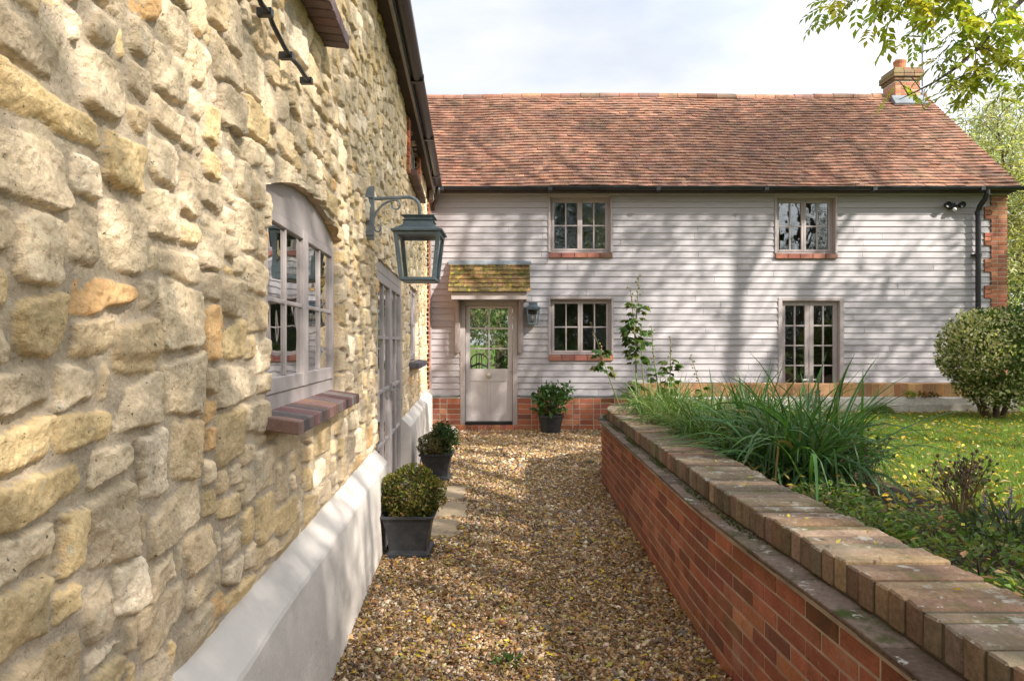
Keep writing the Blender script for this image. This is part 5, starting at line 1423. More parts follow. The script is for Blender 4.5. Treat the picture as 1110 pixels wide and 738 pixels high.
def bed_plant(kind, label, x, y, seed, group='low plants in the bed', h=0.35):
    rng = np.random.default_rng(seed); rd = random.Random(seed)
    z0 = float(lawn_height(np.array([x]), np.array([y]))[0]) + 0.01
    t = thing('garden_plant', label, 'plant', (x, y, z0), group)
    if kind == 'twig':
        mb = MB(); heads = []
        for k in range(13):
            a = rd.uniform(0, 6.28); o = rd.uniform(0.1, 0.55) * h; e = Vector((x + o * math.cos(a), y + o * math.sin(a), z0 + h * rd.uniform(0.55, 1.1))); m_ = Vector((x + o * 0.35 * math.cos(a + .3), y + o * 0.35 * math.sin(a + .3), z0 + h * 0.45))
            mb.tube([(x + rd.uniform(-.03, .03), y + rd.uniform(-.03, .03), z0 - 0.02), m_, e], [0.005, 0.004, 0.0022], 5, (0.17, 0.115, 0.07))
            for j in range(3):
                e2 = m_ + (e - m_) * rd.uniform(0.2, 0.8); e3 = e2 + Vector((rd.uniform(-.08, .08), rd.uniform(-.08, .08), rd.uniform(0.02, .09)))
                mb.tube([e2, e3], [0.0025, 0.0015], 4, (0.11, 0.07, 0.045))
                if rd.random() < 0.5: heads.append(MB()); heads[-1].lathe([(0.002, -.006), (0.008, 0), (0.006, 0.007), (0.001, 0.011)], e3, 6, (0.06, 0.04, 0.03))
            heads.append(MB()); heads[-1].lathe([(0.002, -.006), (0.010, 0), (0.007, 0.009), (0.001, 0.013)], e, 6, (0.07, 0.045, 0.03))
        mb.build('stems', 'stem', t)
        for hd_ in heads: hd_.build('seed_head', 'stem', t)
        v, f, c = ball_leaves(90, (x, y, z0 + h * 0.55), (h * 0.5, h * 0.5, h * 0.45), [(0.09, 0.10, 0.03), (0.16, 0.13, 0.04), (0.05, 0.08, 0.02)], 0.035, 0.2, rng)
        raw_mesh('leaves', v, f, c, 'leaf', t)
    elif kind == 'grey':
        n = 260; a = rng.uniform(0, 6.28, n); r_ = h * 0.55 * np.sqrt(rng.random(n))
        p = np.stack([x + r_ * np.cos(a), y + r_ * np.sin(a), z0 + rng.uniform(0.05, 0.85, n) * h * (1.1 - r_ / h)], 1)
        d = np.stack([np.cos(a) * 0.6, np.sin(a) * 0.6, np.full(n, 0.7)], 1) + rng.normal(0, 0.35, (n, 3))
        v, f, c = leaf_cloud(p, d, rng.normal(0, 1, (n, 3)) + np.array([0, 0, 1]), rng.uniform(0.05, 0.10, n), rng.uniform(0.010, 0.018, n), pick([(0.075, 0.095, 0.055), (0.055, 0.085, 0.04), (0.10, 0.115, 0.075), (0.045, 0.075, 0.03)], n, 0.2, rng))
        raw_mesh('leaves', v, f, c, 'leaf', t)
        mb = MB()
        for k in range(5):
            aa = rd.uniform(0, 6.28); o = h * rd.uniform(0.1, 0.5); e = Vector((x + o * math.cos(aa), y + o * math.sin(aa), z0 + h * rd.uniform(0.7, 1.15)))
            mb.tube([(x, y, z0), (x + o * .5 * math.cos(aa), y + o * .5 * math.sin(aa), z0 + h * .5), e], [0.0035, 0.0025, 0.0015], 4, (0.10, 0.10, 0.05))
            fl = MB(); fl.tube([e, e - Vector((0, 0, 0.06))], 0.003, 5, (0.2, 0.17, 0.3))
            for j in range(4): fl.lathe([(0.001, -.005), (0.006, 0), (0.001, 0.006)], e + Vector((rd.uniform(-.012, .012), rd.uniform(-.012, .012), -0.018 * j)), 5, (0.22, 0.17, 0.36) if seed % 2 else (0.30, 0.22, 0.26))
            fl.build('flower', 'stem', t)
        mb.build('stems', 'stem', t)
    else:
        n = 620; a = rng.uniform(0, 6.28, n); r_ = h * 0.9 * np.sqrt(rng.random(n))
        p = np.stack([x + r_ * np.cos(a), y + r_ * np.sin(a), z0 + 0.02 + (0.6 + 0.8 * vnoise(x + r_ * np.cos(a) * 9, y + r_ * np.sin(a) * 9, seed)) * rng.uniform(0.0, 0.55, n) * h * (1.1 - r_ / h)], 1)
        d = np.stack([np.cos(a), np.sin(a), np.full(n, 0.35)], 1) + rng.normal(0, 0.5, (n, 3))
        v, f, c = leaf_cloud(p, d, np.tile([0, 0, 1.0], (n, 1)) + rng.normal(0, 0.45, (n, 3)), rng.uniform(0.022, 0.05, n), rng.uniform(0.012, 0.024, n), pick([(0.10, 0.165, 0.036), (0.13, 0.20, 0.042), (0.08, 0.135, 0.032), (0.18, 0.19, 0.055)], n, 0.24, rng))
        raw_mesh('leaves', v, f, c, 'leaf', t)
        mb = MB()
        for k in range(12):
            aa = rd.uniform(0, 6.28); o = h * rd.uniform(0.2, 0.7); mb.tube([(x, y, z0), (x + o * math.cos(aa), y + o * math.sin(aa), z0 + h * rd.uniform(0.15, 0.35))], [0.003, 0.002], 4, (0.09, 0.09, 0.04))
        mb.build('stems', 'stem', t)
PX = [('green', 'low rounded leafy plant at the foot of the big strap-leaved clump', 1.66, 3.55, 11, 0.26), ('green', 'low leafy plant creeping along the coping edge, next to the dark clump', 1.55, 3.05, 12, 0.24),
      ('twig', 'dry twiggy plant with dark seed heads, tallest in the bed', 2.25, 3.45, 13, 0.36), ('twig', 'dry twiggy plant with fewer stems, close to the lawn edge', 2.65, 3.95, 14, 0.28),
      ('green', 'leafy mound against the coping at the near end, beside the mauve flowers', 1.78, 2.60, 15, 0.30), ('grey', 'grey-green plant with violet flower spikes beside the twiggy one', 2.12, 2.92, 16, 0.28),
      ('green', 'low leafy plant in the middle of the bed, among dry stems', 1.95, 3.15, 17, 0.26), ('green', 'leafy mound nearest the camera at the near end of the bed', 1.66, 2.15, 19, 0.28),
      ('twig', 'low dry twiggy plant, sprawling beside the big dark clump', 2.32, 4.45, 20, 0.32), ('green', 'low leafy plant at the near end against the coping', 1.52, 1.9, 21, 0.24),
      ('twig', 'dry brown-stemmed plant leaning at the far side of the bed', 2.85, 3.4, 22, 0.28), ('green', 'low leafy plant bordering the lawn behind the dry stems', 2.4, 3.1, 23, 0.25), ('grey', 'grey-green flowering plant bordering the lawn', 2.62, 2.75, 24, 0.26),
      ('green', 'loose leafy plant under the pale grassy clump', 2.25, 5.1, 25, 0.24), ('twig', 'small wiry plant before the pale low wall', 4.3, 9.7, 26, 0.34), ('twig', 'small wiry plant before the pale low wall, closer to the strap-leaved clumps', 3.3, 9.75, 27, 0.36), ('green', 'leafy mound further along the near end of the bed, away from the coping', 2.25, 2.2, 31, 0.28), ('green', 'low leafy plant at the outer corner of the bed', 2.6, 1.7, 32, 0.28), ('green', 'low spreading plant beside the last coping bricks', 1.95, 1.4, 33, 0.28), ('green', 'pale green seedling plant at the foot of the low wall', 5.4, 10.05, 28, 0.2)]
for kind, lab, x, y, sd, h in PX: bed_plant(kind, lab, x, y, sd, h=h)
small_tuft('weed', 'small green weed growing in the gravel near the camera', (*at(545, 722, 3.16)[:2], 0.018), (0.075, 0.06, 0.02), 40, [(0.10, 0.17, 0.035), (0.07, 0.13, 0.03)], 0.045, None, 'leaf', 0.4)

# ================================================================== TREES
def limb(mb, a, b, r0, r1, wob, rd, n=6, col=(1, 1, 1)):
    a, b = Vector(a), Vector(b); pts = []
    off = Vector((rd.uniform(-1, 1), rd.uniform(-1, 1), rd.uniform(-.3, .6))) * wob * (b - a).length
    for k in range(n + 1):
        t = k / n; pts.append(a + (b - a) * t + off * math.sin(math.pi * t) + Vector((rd.uniform(-1, 1), rd.uniform(-1, 1), rd.uniform(-1, 1))) * wob * 0.12 * (b - a).length * (0 < k < n))
    mb.tube(pts, [r0 + (r1 - r0) * k / n for k in range(n + 1)], 7, col)
    return pts

def tree(name, label, cat, base, trunk_top, r0, blobs, n_clump, per, clump_r, leaf, cols, seed, group=None, aspect=0.45, m='leaf', bark=(1, 1, 1)):
    """trunk, limbs reaching into each blob of the crown, twigs to every clump, leaves round each twig end"""
    rng = np.random.default_rng(seed); rd = random.Random(seed)
    t = thing(name, label, cat, base, group)
    mb = MB(); top = Vector(trunk_top)
    limb(mb, base, trunk_top, r0, r0 * 0.55, 0.04, rd, 8, bark)
    cl = []
    vol = np.array([b[3] * b[4] * b[5] for b in blobs]) ** 0.8; vol /= vol.sum()
    for b, vv in zip(blobs, vol):
        c = Vector(b[:3]); st = Vector(base) + (top - Vector(base)) * rd.uniform(0.6, 1.0)
        lp = limb(mb, st, c, r0 * 0.42, r0 * 0.12, 0.10, rd, 7, bark)
        k = max(3, int(n_clump * vv))
        d = unit(rng.normal(size=(k, 3))); rr = rng.random(k) ** 0.42
        P_ = np.array(b[:3]) + d * rr[:, None] * np.array(b[3:6])
        for p in P_:
            s = lp[rd.randrange(3, len(lp))]
            if rd.random() < 0.55: limb(mb, s, p, r0 * 0.07, r0 * 0.02, 0.10, rd, 3, bark)
            cl.append(p)
    mb.build('trunk', 'bark', t, smooth=True)
    cl = np.array(cl); K = len(cl); n = K * per
    cc = np.repeat(cl, per, 0); off = rng.normal(0, 1, (n, 3)) * clump_r * np.array([1, 1, 0.7])
    p = cc + off
    d = unit(off / clump_r * 0.5 + rng.normal(0, 0.7, (n, 3)) + np.array([0, 0, -0.35]))
    tone = np.repeat(pick(cols, K, 0.22, rng), per, 0) * (1 + rng.normal(0, 0.15, (n, 1)))
    L_ = leaf * rng.uniform(0.6, 1.3, n)
    v, f, c = leaf_cloud(p, d, rng.normal(0, 1, (n, 3)) + np.array([0, 0, 0.8]), L_, L_ * aspect, np.clip(tone, 0.005, 0.6))
    raw_mesh('crown', v, f, c, m, t)
    return t

ASH = [(0.16, 0.20, 0.028), (0.21, 0.24, 0.034), (0.12, 0.17, 0.025), (0.26, 0.25, 0.036), (0.18, 0.22, 0.032)]
WIL = [(0.30, 0.32, 0.13), (0.36, 0.37, 0.18), (0.24, 0.27, 0.10), (0.42, 0.42, 0.24), (0.30, 0.29, 0.12)]
OAK = [(0.055, 0.085, 0.018), (0.075, 0.10, 0.02), (0.045, 0.07, 0.016), (0.11, 0.11, 0.025)]

# behind the house on the right
GB = 'pale trees beyond the house'
tree('willow', 'pale olive willow rising behind the right gable of the house', 'tree', (12.6, 18.0, -0.03), (12.4, 18.0, 3.5), 0.22,
     [(12.0, 18.0, 4.2, 1.7, 1.6, 2.2), (13.2, 18.2, 5.6, 1.9, 1.6, 2.0), (11.6, 18.0, 6.3, 1.2, 1.2, 1.3), (13.0, 18.0, 3.0, 2.0, 1.7, 1.9), (14.4, 18.2, 4.2, 1.6, 1.5, 2.4), (12.8, 18, 7.4, 1.1, 1.1, 1.0)], 360, 56, 0.30, 0.16, WIL, 31, GB, 0.26)
tree('willow', 'taller pale willow further back, to the side of the first', 'tree', (15.2, 21.0, -0.03), (15.0, 21.0, 4.5), 0.26,
     [(14.6, 21.0, 6.0, 2.0, 1.8, 2.6), (16.2, 21.2, 7.0, 2.0, 1.8, 2.6), (15.2, 21.0, 3.4, 2.4, 1.8, 2.2), (17.5, 21.3, 4.6, 2.0, 1.8, 3.0)], 300, 50, 0.34, 0.18, WIL, 32, GB, 0.26)
tree('evergreen_shrub', 'dark green bush growing against the right gable of the house', 'bush', (10.4, 12.6, -0.03), (10.4, 12.6, 1.0), 0.09,
     [(10.3, 12.7, 1.7, 0.9, 1.0, 1.5), (11.6, 12.9, 1.6, 1.1, 1.0, 1.5), (12.6, 13.4, 2.4, 1.1, 1.0, 1.8)], 240, 40, 0.16, 0.085, [(0.035, 0.06, 0.016), (0.05, 0.085, 0.02), (0.09, 0.13, 0.03)], 33, None, 0.5)
# garden trees to the side and behind the viewer: they shade the yard and show in the windows
GS = 'garden trees around the lawn'
def big(label, x, y, h, r, seed, n=230, per=62, cl=0.33, lf=0.15, cols=ASH, name='ash_tree', r0=0.26, lo=0.42):
    rd = random.Random(seed)
    bl = []
    for k in range(9):
        a = k * 2.4; q = r * (0.25 + 0.5 * ((k * 0.37) % 1)); zz = h * (lo + (0.92 - lo) * ((k * 0.618) % 1))
        bl.append((x + q * math.cos(a), y + q * math.sin(a), zz, r * 0.46, r * 0.46, h * 0.13))
    tree(name, label, 'tree', (x, y, 0.35), (x + rd.uniform(-.3, .3), y + rd.uniform(-.3, .3), h * 0.45), r0, bl, n, per, cl, lf, cols, seed, GS, 0.42)
big('tall ash tree standing on the lawn level with the house front', 12.8, 4.4, 15.5, 4.3, 41, 290, lo=0.5)
big('spreading ash tree on the lawn, next along from the tall one', 10.4, -4.4, 14.5, 3.3, 42, 150, lo=0.66)
big('smaller ash tree at the edge of the lawn behind the path', 5.6, -4.6, 8.0, 2.9, 43, 150)
big('slender ash tree on the lawn, nearest the end of the garden wall', 7.7, -0.2, 14.5, 3.0, 49, 230, lo=0.70)
big('young ash tree standing alone past the end of the house', 16.4, 4.6, 12.5, 3.0, 51, 110, lo=0.5)
big('dark oak between the other oaks behind the path', 4.6, -13.5, 11.5, 4.0, 50, 240, 44, 0.5, 0.2, OAK, 'oak_tree', 0.3, 0.25)
big('old ash tree at the far side of the lawn', 23.0, -3.0, 9.5, 4.0, 44, 200)
big('dark oak behind the end of the path', 0.5, -13.0, 10.0, 4.5, 45, 240, 44, 0.5, 0.2, OAK, 'oak_tree', 0.3, 0.3)
big('dark oak beyond the lawn, beside the other oak', 9.0, -15.0, 12.0, 5.0, 46, 240, 44, 0.5, 0.2, OAK, 'oak_tree', 0.3, 0.25)
big('broad dark oak at the far corner of the garden', 19.0, -12.0, 12.0, 5.5, 47, 240, 44, 0.55, 0.22, OAK, 'oak_tree', 0.3, 0.25)
hd = thing('hedge', 'long dark clipped hedge closing the garden behind the path', 'hedge', (5.0, -17.5, -0.03))
_r = np.random.default_rng(90); _n = 26000
_p = np.stack([_r.uniform(-12, 26, _n), -17.5 + _r.normal(0, 0.55, _n), 4.6 * _r.random(_n) ** 0.8], 1)
_p[:, 2] += 0.35 * (vnoise(_p[:, 0] * 0.8, _p[:, 1] * 0, 3) - 0.5) * _p[:, 2] / 4
raw_mesh('foliage', *leaf_cloud(_p, _r.normal(0, 1, (_n, 3)), _r.normal(0, 1, (_n, 3)) + np.array([0, 1.0, 0.6]), _r.uniform(0.22, 0.4, _n), _r.uniform(0.12, 0.22, _n), pick(OAK, _n, 0.2, _r)), 'leaf', hd)
mb = MB()
for _x in np.arange(-11.5, 26, 1.5): mb.tube([(_x, -17.5, -0.05), (_x + 0.1, -17.5, 2.0), (_x, -17.4, 4.0)], [0.09, 0.06, 0.02], 6)
mb.build('stems', 'bark', hd)
hd = thing('hedge', 'tall dark hedge along the far side of the lawn', 'hedge', (29.0, 5.0, -0.03))
_n = 22000
_p = np.stack([29.0 + _r.normal(0, 0.6, _n), _r.uniform(-16, 34, _n), 4.2 * _r.random(_n) ** 0.8], 1)
raw_mesh('foliage', *leaf_cloud(_p, _r.normal(0, 1, (_n, 3)), _r.normal(0, 1, (_n, 3)) + np.array([-1.0, 0, 0.6]), _r.uniform(0.25, 0.45, _n), _r.uniform(0.14, 0.24, _n), pick(OAK, _n, 0.2, _r)), 'leaf', hd)
mb = MB()
for _y in np.arange(-15, 34, 1.6): mb.tube([(29.0, _y, -0.05), (29.1, _y + 0.1, 2.0), (29.0, _y, 3.8)], [0.09, 0.06, 0.02], 6)
mb.build('stems', 'bark', hd)
# behind the house, seen through the kitchen
big('green maple in the back garden, behind the kitchen window', -0.4, 22.0, 6.0, 2.6, 48, 240, 44, 0.3, 0.16, [(0.10, 0.16, 0.03), (0.14, 0.19, 0.035), (0.07, 0.12, 0.022)], 'maple_tree', 0.2, 0.18)

# the ash bough that hangs into the picture, with its pinnate leaves
bt = thing('overhanging_ash', 'ash tree whose leafy bough hangs over the right of the roof', 'tree', (8.3, 4.2, 0.4))
rd = random.Random(77); rng = np.random.default_rng(77)
mb = MB()
limb(mb, (8.3, 4.2, 0.35), (8.0, 4.6, 6.2), 0.17, 0.12, 0.03, rd, 8)
for _e in ((8.2, 5.2, 9.6), (7.1, 6.1, 10.9), (8.8, 5.0, 12.2), (9.7, 4.4, 10.5), (6.2, 7.0, 11.9), (7.4, 6.2, 13.3), (10.4, 4.8, 14.4), (12.0, 4.6, 15.3), (8.8, 5.6, 14.9)): limb(mb, (8.0, 4.6, 6.0), _e, 0.075, 0.02, 0.07, rd, 8)
BP = [(8.0, 4.6, 5.7), (6.6, 5.9, 5.75), at(1150, -22, 6.6), at(1108, 0, 6.5), at(1082, 26, 6.5), at(1058, 55, 6.45), at(1036, 74, 6.45), at(1015, 88, 6.4), at(998, 97, 6.4), at(975, 108, 6.4)]
mb.tube([Vector(p) for p in BP], [0.06, 0.045, 0.034, 0.026, 0.022, 0.018, 0.014, 0.011, 0.008, 0.003], 8)
B2 = [BP[2], at(1090, -40, 6.2), at(1020, -48, 6.1), at(960, -35, 6.0), at(925, -14, 6.0), at(898, 2, 6.0)]
mb.tube([Vector(p) for p in B2], [0.03, 0.026, 0.02, 0.014, 0.009, 0.003], 7)
tw = []
def twig(a, b, r=0.006, sag=0.06):
    a, b = Vector(a), Vector(b); m_ = (a + b) / 2 + Vector((rd.uniform(-.03, .03), rd.uniform(-.05, .05), sag))
    pts = [a, (a + m_) / 2 + Vector((0, 0, .01)), m_, (m_ + b) / 2 + Vector((0, 0, .008)), b]
    mb.tube(pts, [r, r * .85, r * .7, r * .5, r * .25], 5); tw.append(pts)
for (pa, pb) in [((1058, 55), (1088, 70)), ((1088, 70), (1112, 74)), ((1058, 55), (1062, 82)), ((1062, 82), (1030, 92)), ((1040, 70), (1012, 70)), ((1082, 26), (1060, 14)), ((1075, 32), (1098, 50)), ((998, 97), (984, 84)), ((1010, 91), (1000, 118)), ((985, 104), (962, 88)), ((1024, 82), (1040, 108)), ((1062, 50), (1100, 88)),
                 ((1062, 82), (1076, 106)), ((1058, 55), (1045, 36)), ((1045, 62), (1030, 40))]:
    twig(at(*pa, 6.45), at(*pb, 6.45 + rd.uniform(-.25, .25)))
for (pa, pb) in [((1090, -40), (1075, 30)), ((1060, -44), (1052, 40)), ((1040, -46), (1030, 50)), ((1020, -48), (1012, 52)), ((1000, -44), (990, 42)), ((985, -42), (972, 40)), ((970, -38), (962, 22)), ((960, -35), (948, 30)), ((1010, -46), (1000, 62)), ((1075, -42), (1090, 14)), ((925, -14), (928, 14)), ((940, -22), (912, 10)), ((905, 0), (893, 12)), ((1030, -46), (1043, 28)), ((1050, -44), (1020, 20)), ((990, -42), (1004, 20)),
                 ((1085, -40), (1108, 24)), ((1100, -36), (1118, 50)), ((1000, -46), (962, 4)), ((970, -38), (985, 8))]:
    twig(at(*pa, 6.1), at(*pb, 6.1 + rd.uniform(-.3, .3)), 0.005, 0.03)
mb.build('trunk', 'bark', bt, smooth=True)
Cn, Dn, Nn, Ln, Wn, Kn = [], [], [], [], [], []
def pinnate(p, d, L_, col):
    d = d.normalized(); up = Vector((rd.uniform(-.4, .4), rd.uniform(-.4, .4), 1)); s = d.cross(up).normalized(); nn = s.cross(d)
    k = rd.choice((3, 4, 4, 5))
    for j in range(k + 1):
        t = 0.25 + 0.75 * j / k; q = p + d * L_ * t + Vector((0, 0, -0.18 * L_ * t * t))
        dd = (d + Vector((0, 0, -0.35 * t))).normalized()
        for sg in ((-1, 1) if j < k else (0,)):
            Cn.append(q); Dn.append((dd * (0.75 if sg else 1) + s * sg * 0.8 + Vector((rd.uniform(-.15, .15), rd.uniform(-.15, .15), rd.uniform(-.35, .05))))); Nn.append(nn); Ln.append(L_ * rd.uniform(0.34, 0.46)); Wn.append(L_ * rd.uniform(0.15, 0.20)); Kn.append(col)
for pts in tw:
    for p in pts[1:]:
        if 7.3 < p.x / p.y * 14.0 < 8.7 and 5.6 < 1.5 + (p.z - 1.5) / p.y * 14.0 < 7.75 and rd.random() < 0.85: continue   # thin, dying tip of the bough
        for j in range(rd.choice((1, 2, 2, 3))):
            a = rd.uniform(0, 6.28); d = Vector((math.cos(a), math.sin(a) * 0.8, rd.uniform(-0.9, 0.25)))
            pinnate(p, d, rd.uniform(0.17, 0.27), pick([(0.24, 0.29, 0.035), (0.30, 0.34, 0.045), (0.19, 0.25, 0.03), (0.36, 0.34, 0.05), (0.27, 0.31, 0.04)], 1, 0.15, rng)[0])
v, f, c = leaf_cloud(np.array(Cn), np.array(Dn), np.array(Nn), Ln, Wn, np.array(Kn), 0.15)
# the rest of this tree's crown, to the side of the view
cl = []
for b in [(8.2, 5.2, 9.6, 1.5, 1.4, 0.9), (7.1, 6.1, 10.7, 1.4, 1.3, 1.0), (8.8, 5.0, 12.0, 1.8, 1.6, 1.2), (9.7, 4.4, 10.4, 1.4, 1.4, 1.0), (6.2, 7.0, 11.8, 1.3, 1.2, 1.0), (7.4, 6.2, 13.2, 1.4, 1.3, 1.0), (10.4, 4.8, 14.4, 1.5, 1.3, 0.9), (12.0, 4.6, 15.3, 1.5, 1.3, 0.9), (8.8, 5.6, 14.9, 1.4, 1.3, 0.9)]:
    dd = unit(rng.normal(size=(15, 3))); cl.append(np.array(b[:3]) + dd * (rng.random(15) ** 0.4)[:, None] * np.array(b[3:]))
cl = np.concatenate(cl); n = len(cl) * 40
pp = np.repeat(cl, 40, 0) + rng.normal(0, 0.3, (n, 3)); LL = 0.13 * rng.uniform(0.6, 1.3, n)
v2, f2, c2 = leaf_cloud(pp, rng.normal(0, 1, (n, 3)) + np.array([0, 0, -.4]), rng.normal(0, 1, (n, 3)) + np.array([0, 0, .8]), LL, LL * 0.42, pick(ASH, n, 0.2, rng))
raw_mesh('crown', *join([(v, f, c), (v2, f2, c2)]), 'leaf', bt)

# ================================================================== STUFF: gravel, leaf litter, grass
def ico():
    import bmesh
    b = bmesh.new(); bmesh.ops.create_icosphere(b, subdivisions=1, radius=1.0)
    v = np.array([x.co[:] for x in b.verts]); f = np.array([[y.index for y in x.verts] for x in b.faces]); b.free(); return v, f
IV, IF = ico()
GRAV = [(0.42, 0.27, 0.13), (0.48, 0.33, 0.17), (0.30, 0.175, 0.08), (0.57, 0.44, 0.27), (0.27, 0.21, 0.15), (0.17, 0.105, 0.055), (0.45, 0.28, 0.11), (0.62, 0.52, 0.36), (0.17, 0.14, 0.115), (0.36, 0.21, 0.09)]
def left_edge(y): return -0.70 - SK * y + 0.10
def in_path(x, y):
    ok = (x > left_edge(y))
    right = np.where(y < WY, WX - 0.004 + 0.095 * np.clip((3.7 - y) / 2.3, 0, 1) ** 2 * (3 - 2 * np.clip((3.7 - y) / 2.3, 0, 1)), WX + WR - np.sqrt(np.clip(WR * WR - np.clip(y - WY, 0, WR) ** 2, 0, None)))
    right = np.where(y > WY + WR + 0.02, 2.0, np.where(y > WY + WR, WX + WR, right))
    ok &= x < right
    for x0, x1, y0, y1, _ in SL: ok &= ~((x > x0) & (x < x1) & (y > y0) & (y < y1))
    ok &= ~((np.abs(x + 0.725) < 0.16) & (np.abs(y - 4.86) < 0.16))
    return ok
def pebbles(n, y0, y1, r, seed):
    rng = np.random.default_rng(seed)
    x = rng.uniform(-1.6, 2.4, int(n)); y = rng.uniform(y0, y1, int(n)); k = in_path(x, y); x, y = x[k], y[k]; n = len(x)
    s = r * np.exp(rng.normal(0, 0.36, n)); sc3 = np.stack([s * rng.uniform(0.9, 1.5, n), s * rng.uniform(0.7, 1.0, n), s * rng.uniform(0.4, 0.7, n)], 1)
    jit = 1 + rng.normal(0, 0.16, (n, 12, 1))
    V = IV[None] * jit * sc3[:, None]
    # random rotation
    q = unit(rng.normal(size=(n, 4)) * np.array([1, 0.35, 0.35, 1.2])); w, a, b, c = q.T
    Rm = np.stack([1 - 2 * (b * b + c * c), 2 * (a * b - c * w), 2 * (a * c + b * w), 2 * (a * b + c * w), 1 - 2 * (a * a + c * c), 2 * (b * c - a * w), 2 * (a * c - b * w), 2 * (b * c + a * w), 1 - 2 * (a * a + b * b)], 1).reshape(n, 3, 3)
    V = np.einsum('nij,nkj->nki', Rm, V)
    z = 0.002 + rng.random(n) ** 1.4 * 0.014
    V += np.stack([x, y, z], 1)[:, None]
    return V.reshape(-1, 3), (IF[None] + (np.arange(n) * 12)[:, None, None]).reshape(-1, 3), np.repeat(pick(GRAV, n, 0.2, rng) * np.array((0.92, 0.90, 0.92)), 12, 0)
g = join([pebbles(9500 * 4 * 2.4, 2.5, 4.9, 0.0084, 1), pebbles(4600 * 4 * 3.0, 4.9, 7.9, 0.0104, 2), pebbles(2300 * 4 * 3.7, 7.9, 11.62, 0.015, 3), pebbles(1500 * 4 * 4.5, -2.0, 2.5, 0.013, 4)])
stuff(raw_mesh('gravel', *g, 'pebble'), 'tan and brown pea gravel covering the path', 'gravel')

YEL = [(0.50, 0.36, 0.035), (0.42, 0.32, 0.05), (0.55, 0.42, 0.06), (0.34, 0.24, 0.05), (0.38, 0.35, 0.08)]
BRN = [(0.20, 0.11, 0.045), (0.28, 0.17, 0.07), (0.14, 0.08, 0.04), (0.36, 0.24, 0.11), (0.24, 0.15, 0.08)]
def litter(n, xf, y0, y1, zf, cols, l0, l1, seed, region=None, sparse=None):
    rng = np.random.default_rng(seed)
    x = rng.uniform(xf[0], xf[1], n); y = rng.uniform(y0, y1, n)
    if region is not None: k = region(x, y); x, y = x[k], y[k]
    if sparse is not None: k = rng.random(len(x)) < sparse(x, y); x, y = x[k], y[k]
    n = len(x); z = zf(x, y) + rng.uniform(0.004, 0.018, n)
    d = np.stack([rng.normal(0, 1, n), rng.normal(0, 1, n), rng.normal(0, 0.28, n)], 1)
    nm = np.stack([rng.normal(0, 0.4, n), rng.normal(0, 0.4, n), np.ones(n)], 1)
    L_ = rng.uniform(l0, l1, n)
    return leaf_cloud(np.stack([x, y, z], 1), d, nm, L_, L_ * rng.uniform(0.35, 0.55, n), pick(cols, n, 0.2, rng), rng.uniform(-0.15, 0.35))
zg = lambda x, y: np.full(len(x), 0.013)
lt = [litter(9000, (-1.6, 2.4), 2.4, 5.0, zg, BRN, 0.02, 0.05, 1, in_path), litter(2100, (-1.6, 2.4), 2.4, 5.2, zg, YEL, 0.022, 0.05, 2, in_path),
      litter(11500, (-1.6, 2.4), 5.0, 11.6, zg, BRN, 0.022, 0.05, 3, in_path), litter(3200, (-1.6, 2.4), 5.0, 11.6, zg, YEL, 0.025, 0.055, 4, in_path), litter(1500, (-1.4, 1.2), -2.0, 2.4, zg, BRN + YEL, 0.025, 0.05, 9, in_path)]
zl = lambda x, y: lawn_height(x, y) + 0.03
lawn_ok = lambda x, y: (x > 2.0) & (y < 10.2)
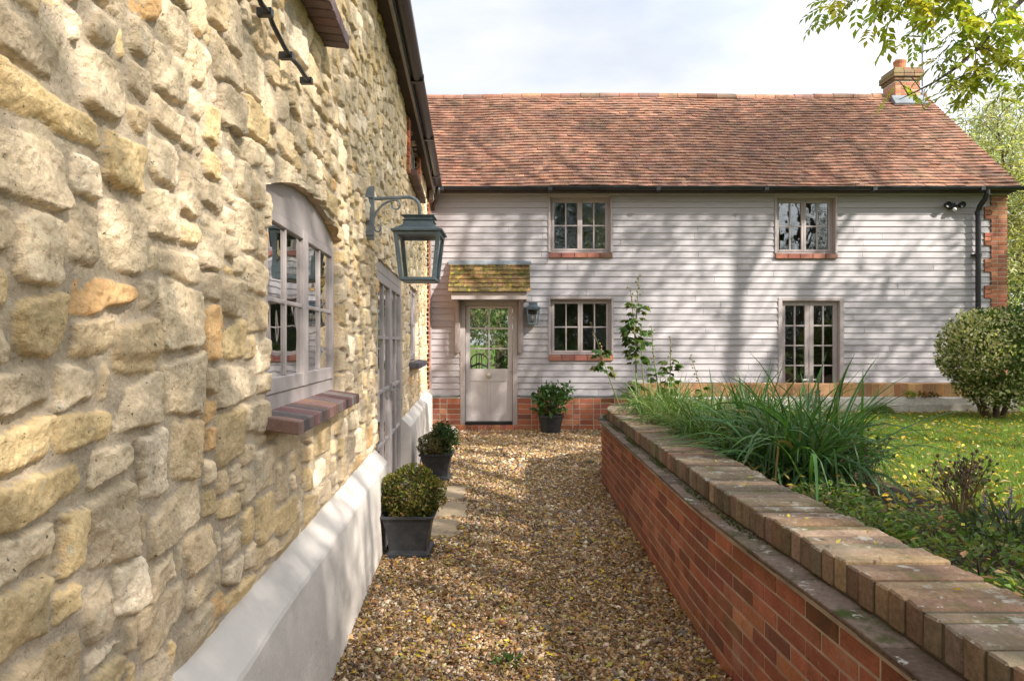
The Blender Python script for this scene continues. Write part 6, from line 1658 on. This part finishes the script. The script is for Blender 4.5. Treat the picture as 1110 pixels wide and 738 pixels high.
lt += [litter(5200, (2.0, 13), 2.2, 10.2, zl, YEL + [(0.45, 0.38, 0.2)], 0.035, 0.075, 5, lawn_ok), litter(1100, (2.0, 9.5), 2.2, 10.2, zl, BRN, 0.03, 0.07, 6, lawn_ok),
       litter(900, (1.4, 3.2), 1.4, 6.5, lambda x, y: lawn_height(x, y) + 0.04, YEL + BRN, 0.03, 0.06, 7), litter(2200, (3.0, 9.5), 9.9, 10.22, lambda x, y: lawn_height(x, y) + 0.01, BRN, 0.03, 0.06, 8),
       litter(420, (1.4, 3.0), 1.4, 4.2, lambda x, y: lawn_height(x, y) + R.uniform(0.05, 0.15, len(x)), YEL + BRN, 0.03, 0.055, 11),
       litter(60, (1.06, 1.34), 1.4, 7.0, lambda x, y: np.full(len(x), 0.793), YEL + BRN, 0.02, 0.04, 10)]
stuff(raw_mesh('fallen_leaves', *join(lt), 'dead_leaf'), 'yellow and brown fallen leaves scattered over gravel and lawn', 'leaves')

def grass(n, x0, x1, y0, y1, hgt, wid, seed):
    rng = np.random.default_rng(seed)
    x = rng.uniform(x0, x1, n); y = rng.uniform(y0, y1, n)
    edge = 2.75 + 0.25 * np.sin(y * 1.3) - 0.13 * np.maximum(0, y - 3.5)
    k = (x > edge) & (x < y * 1.05 + 2.5); x, y = x[k], y[k]; n = len(x)
    h = hgt * rng.uniform(0.5, 1.3, n) * (0.8 + 0.5 * vnoise(x * 2, y * 2, 12)); a = rng.uniform(0, 6.28, n); w = wid * rng.uniform(0.7, 1.3, n)
    z = lawn_height(x, y) - 0.004
    s = np.stack([np.cos(a), np.sin(a), np.zeros(n)], 1) * w[:, None] * 0.5
    ln = np.stack([rng.normal(0, 0.45, n), rng.normal(0, 0.45, n), np.ones(n)], 1) * h[:, None]
    b = np.stack([x, y, z], 1); v = np.stack([b - s, b + s, b + ln], 1).reshape(-1, 3)
    tone = 0.75 + 0.55 * vnoise(x * 1.1, y * 1.1, 44)
    c = pick([(0.155, 0.24, 0.030), (0.18, 0.27, 0.034), (0.125, 0.20, 0.027), (0.22, 0.26, 0.05)], n, 0.18, rng) * tone[:, None]
    return v, np.arange(n * 3).reshape(-1, 3), np.repeat(c, 3, 0)
gr = join([grass(260000, 2.2, 13.0, 2.0, 10.15, 0.048, 0.0055, 1), grass(50000, 2.2, 6.0, 2.6, 6.0, 0.045, 0.005, 2)])
stuff(raw_mesh('grass', *gr, 'blade'), 'short green lawn grass strewn with leaves', 'grass')
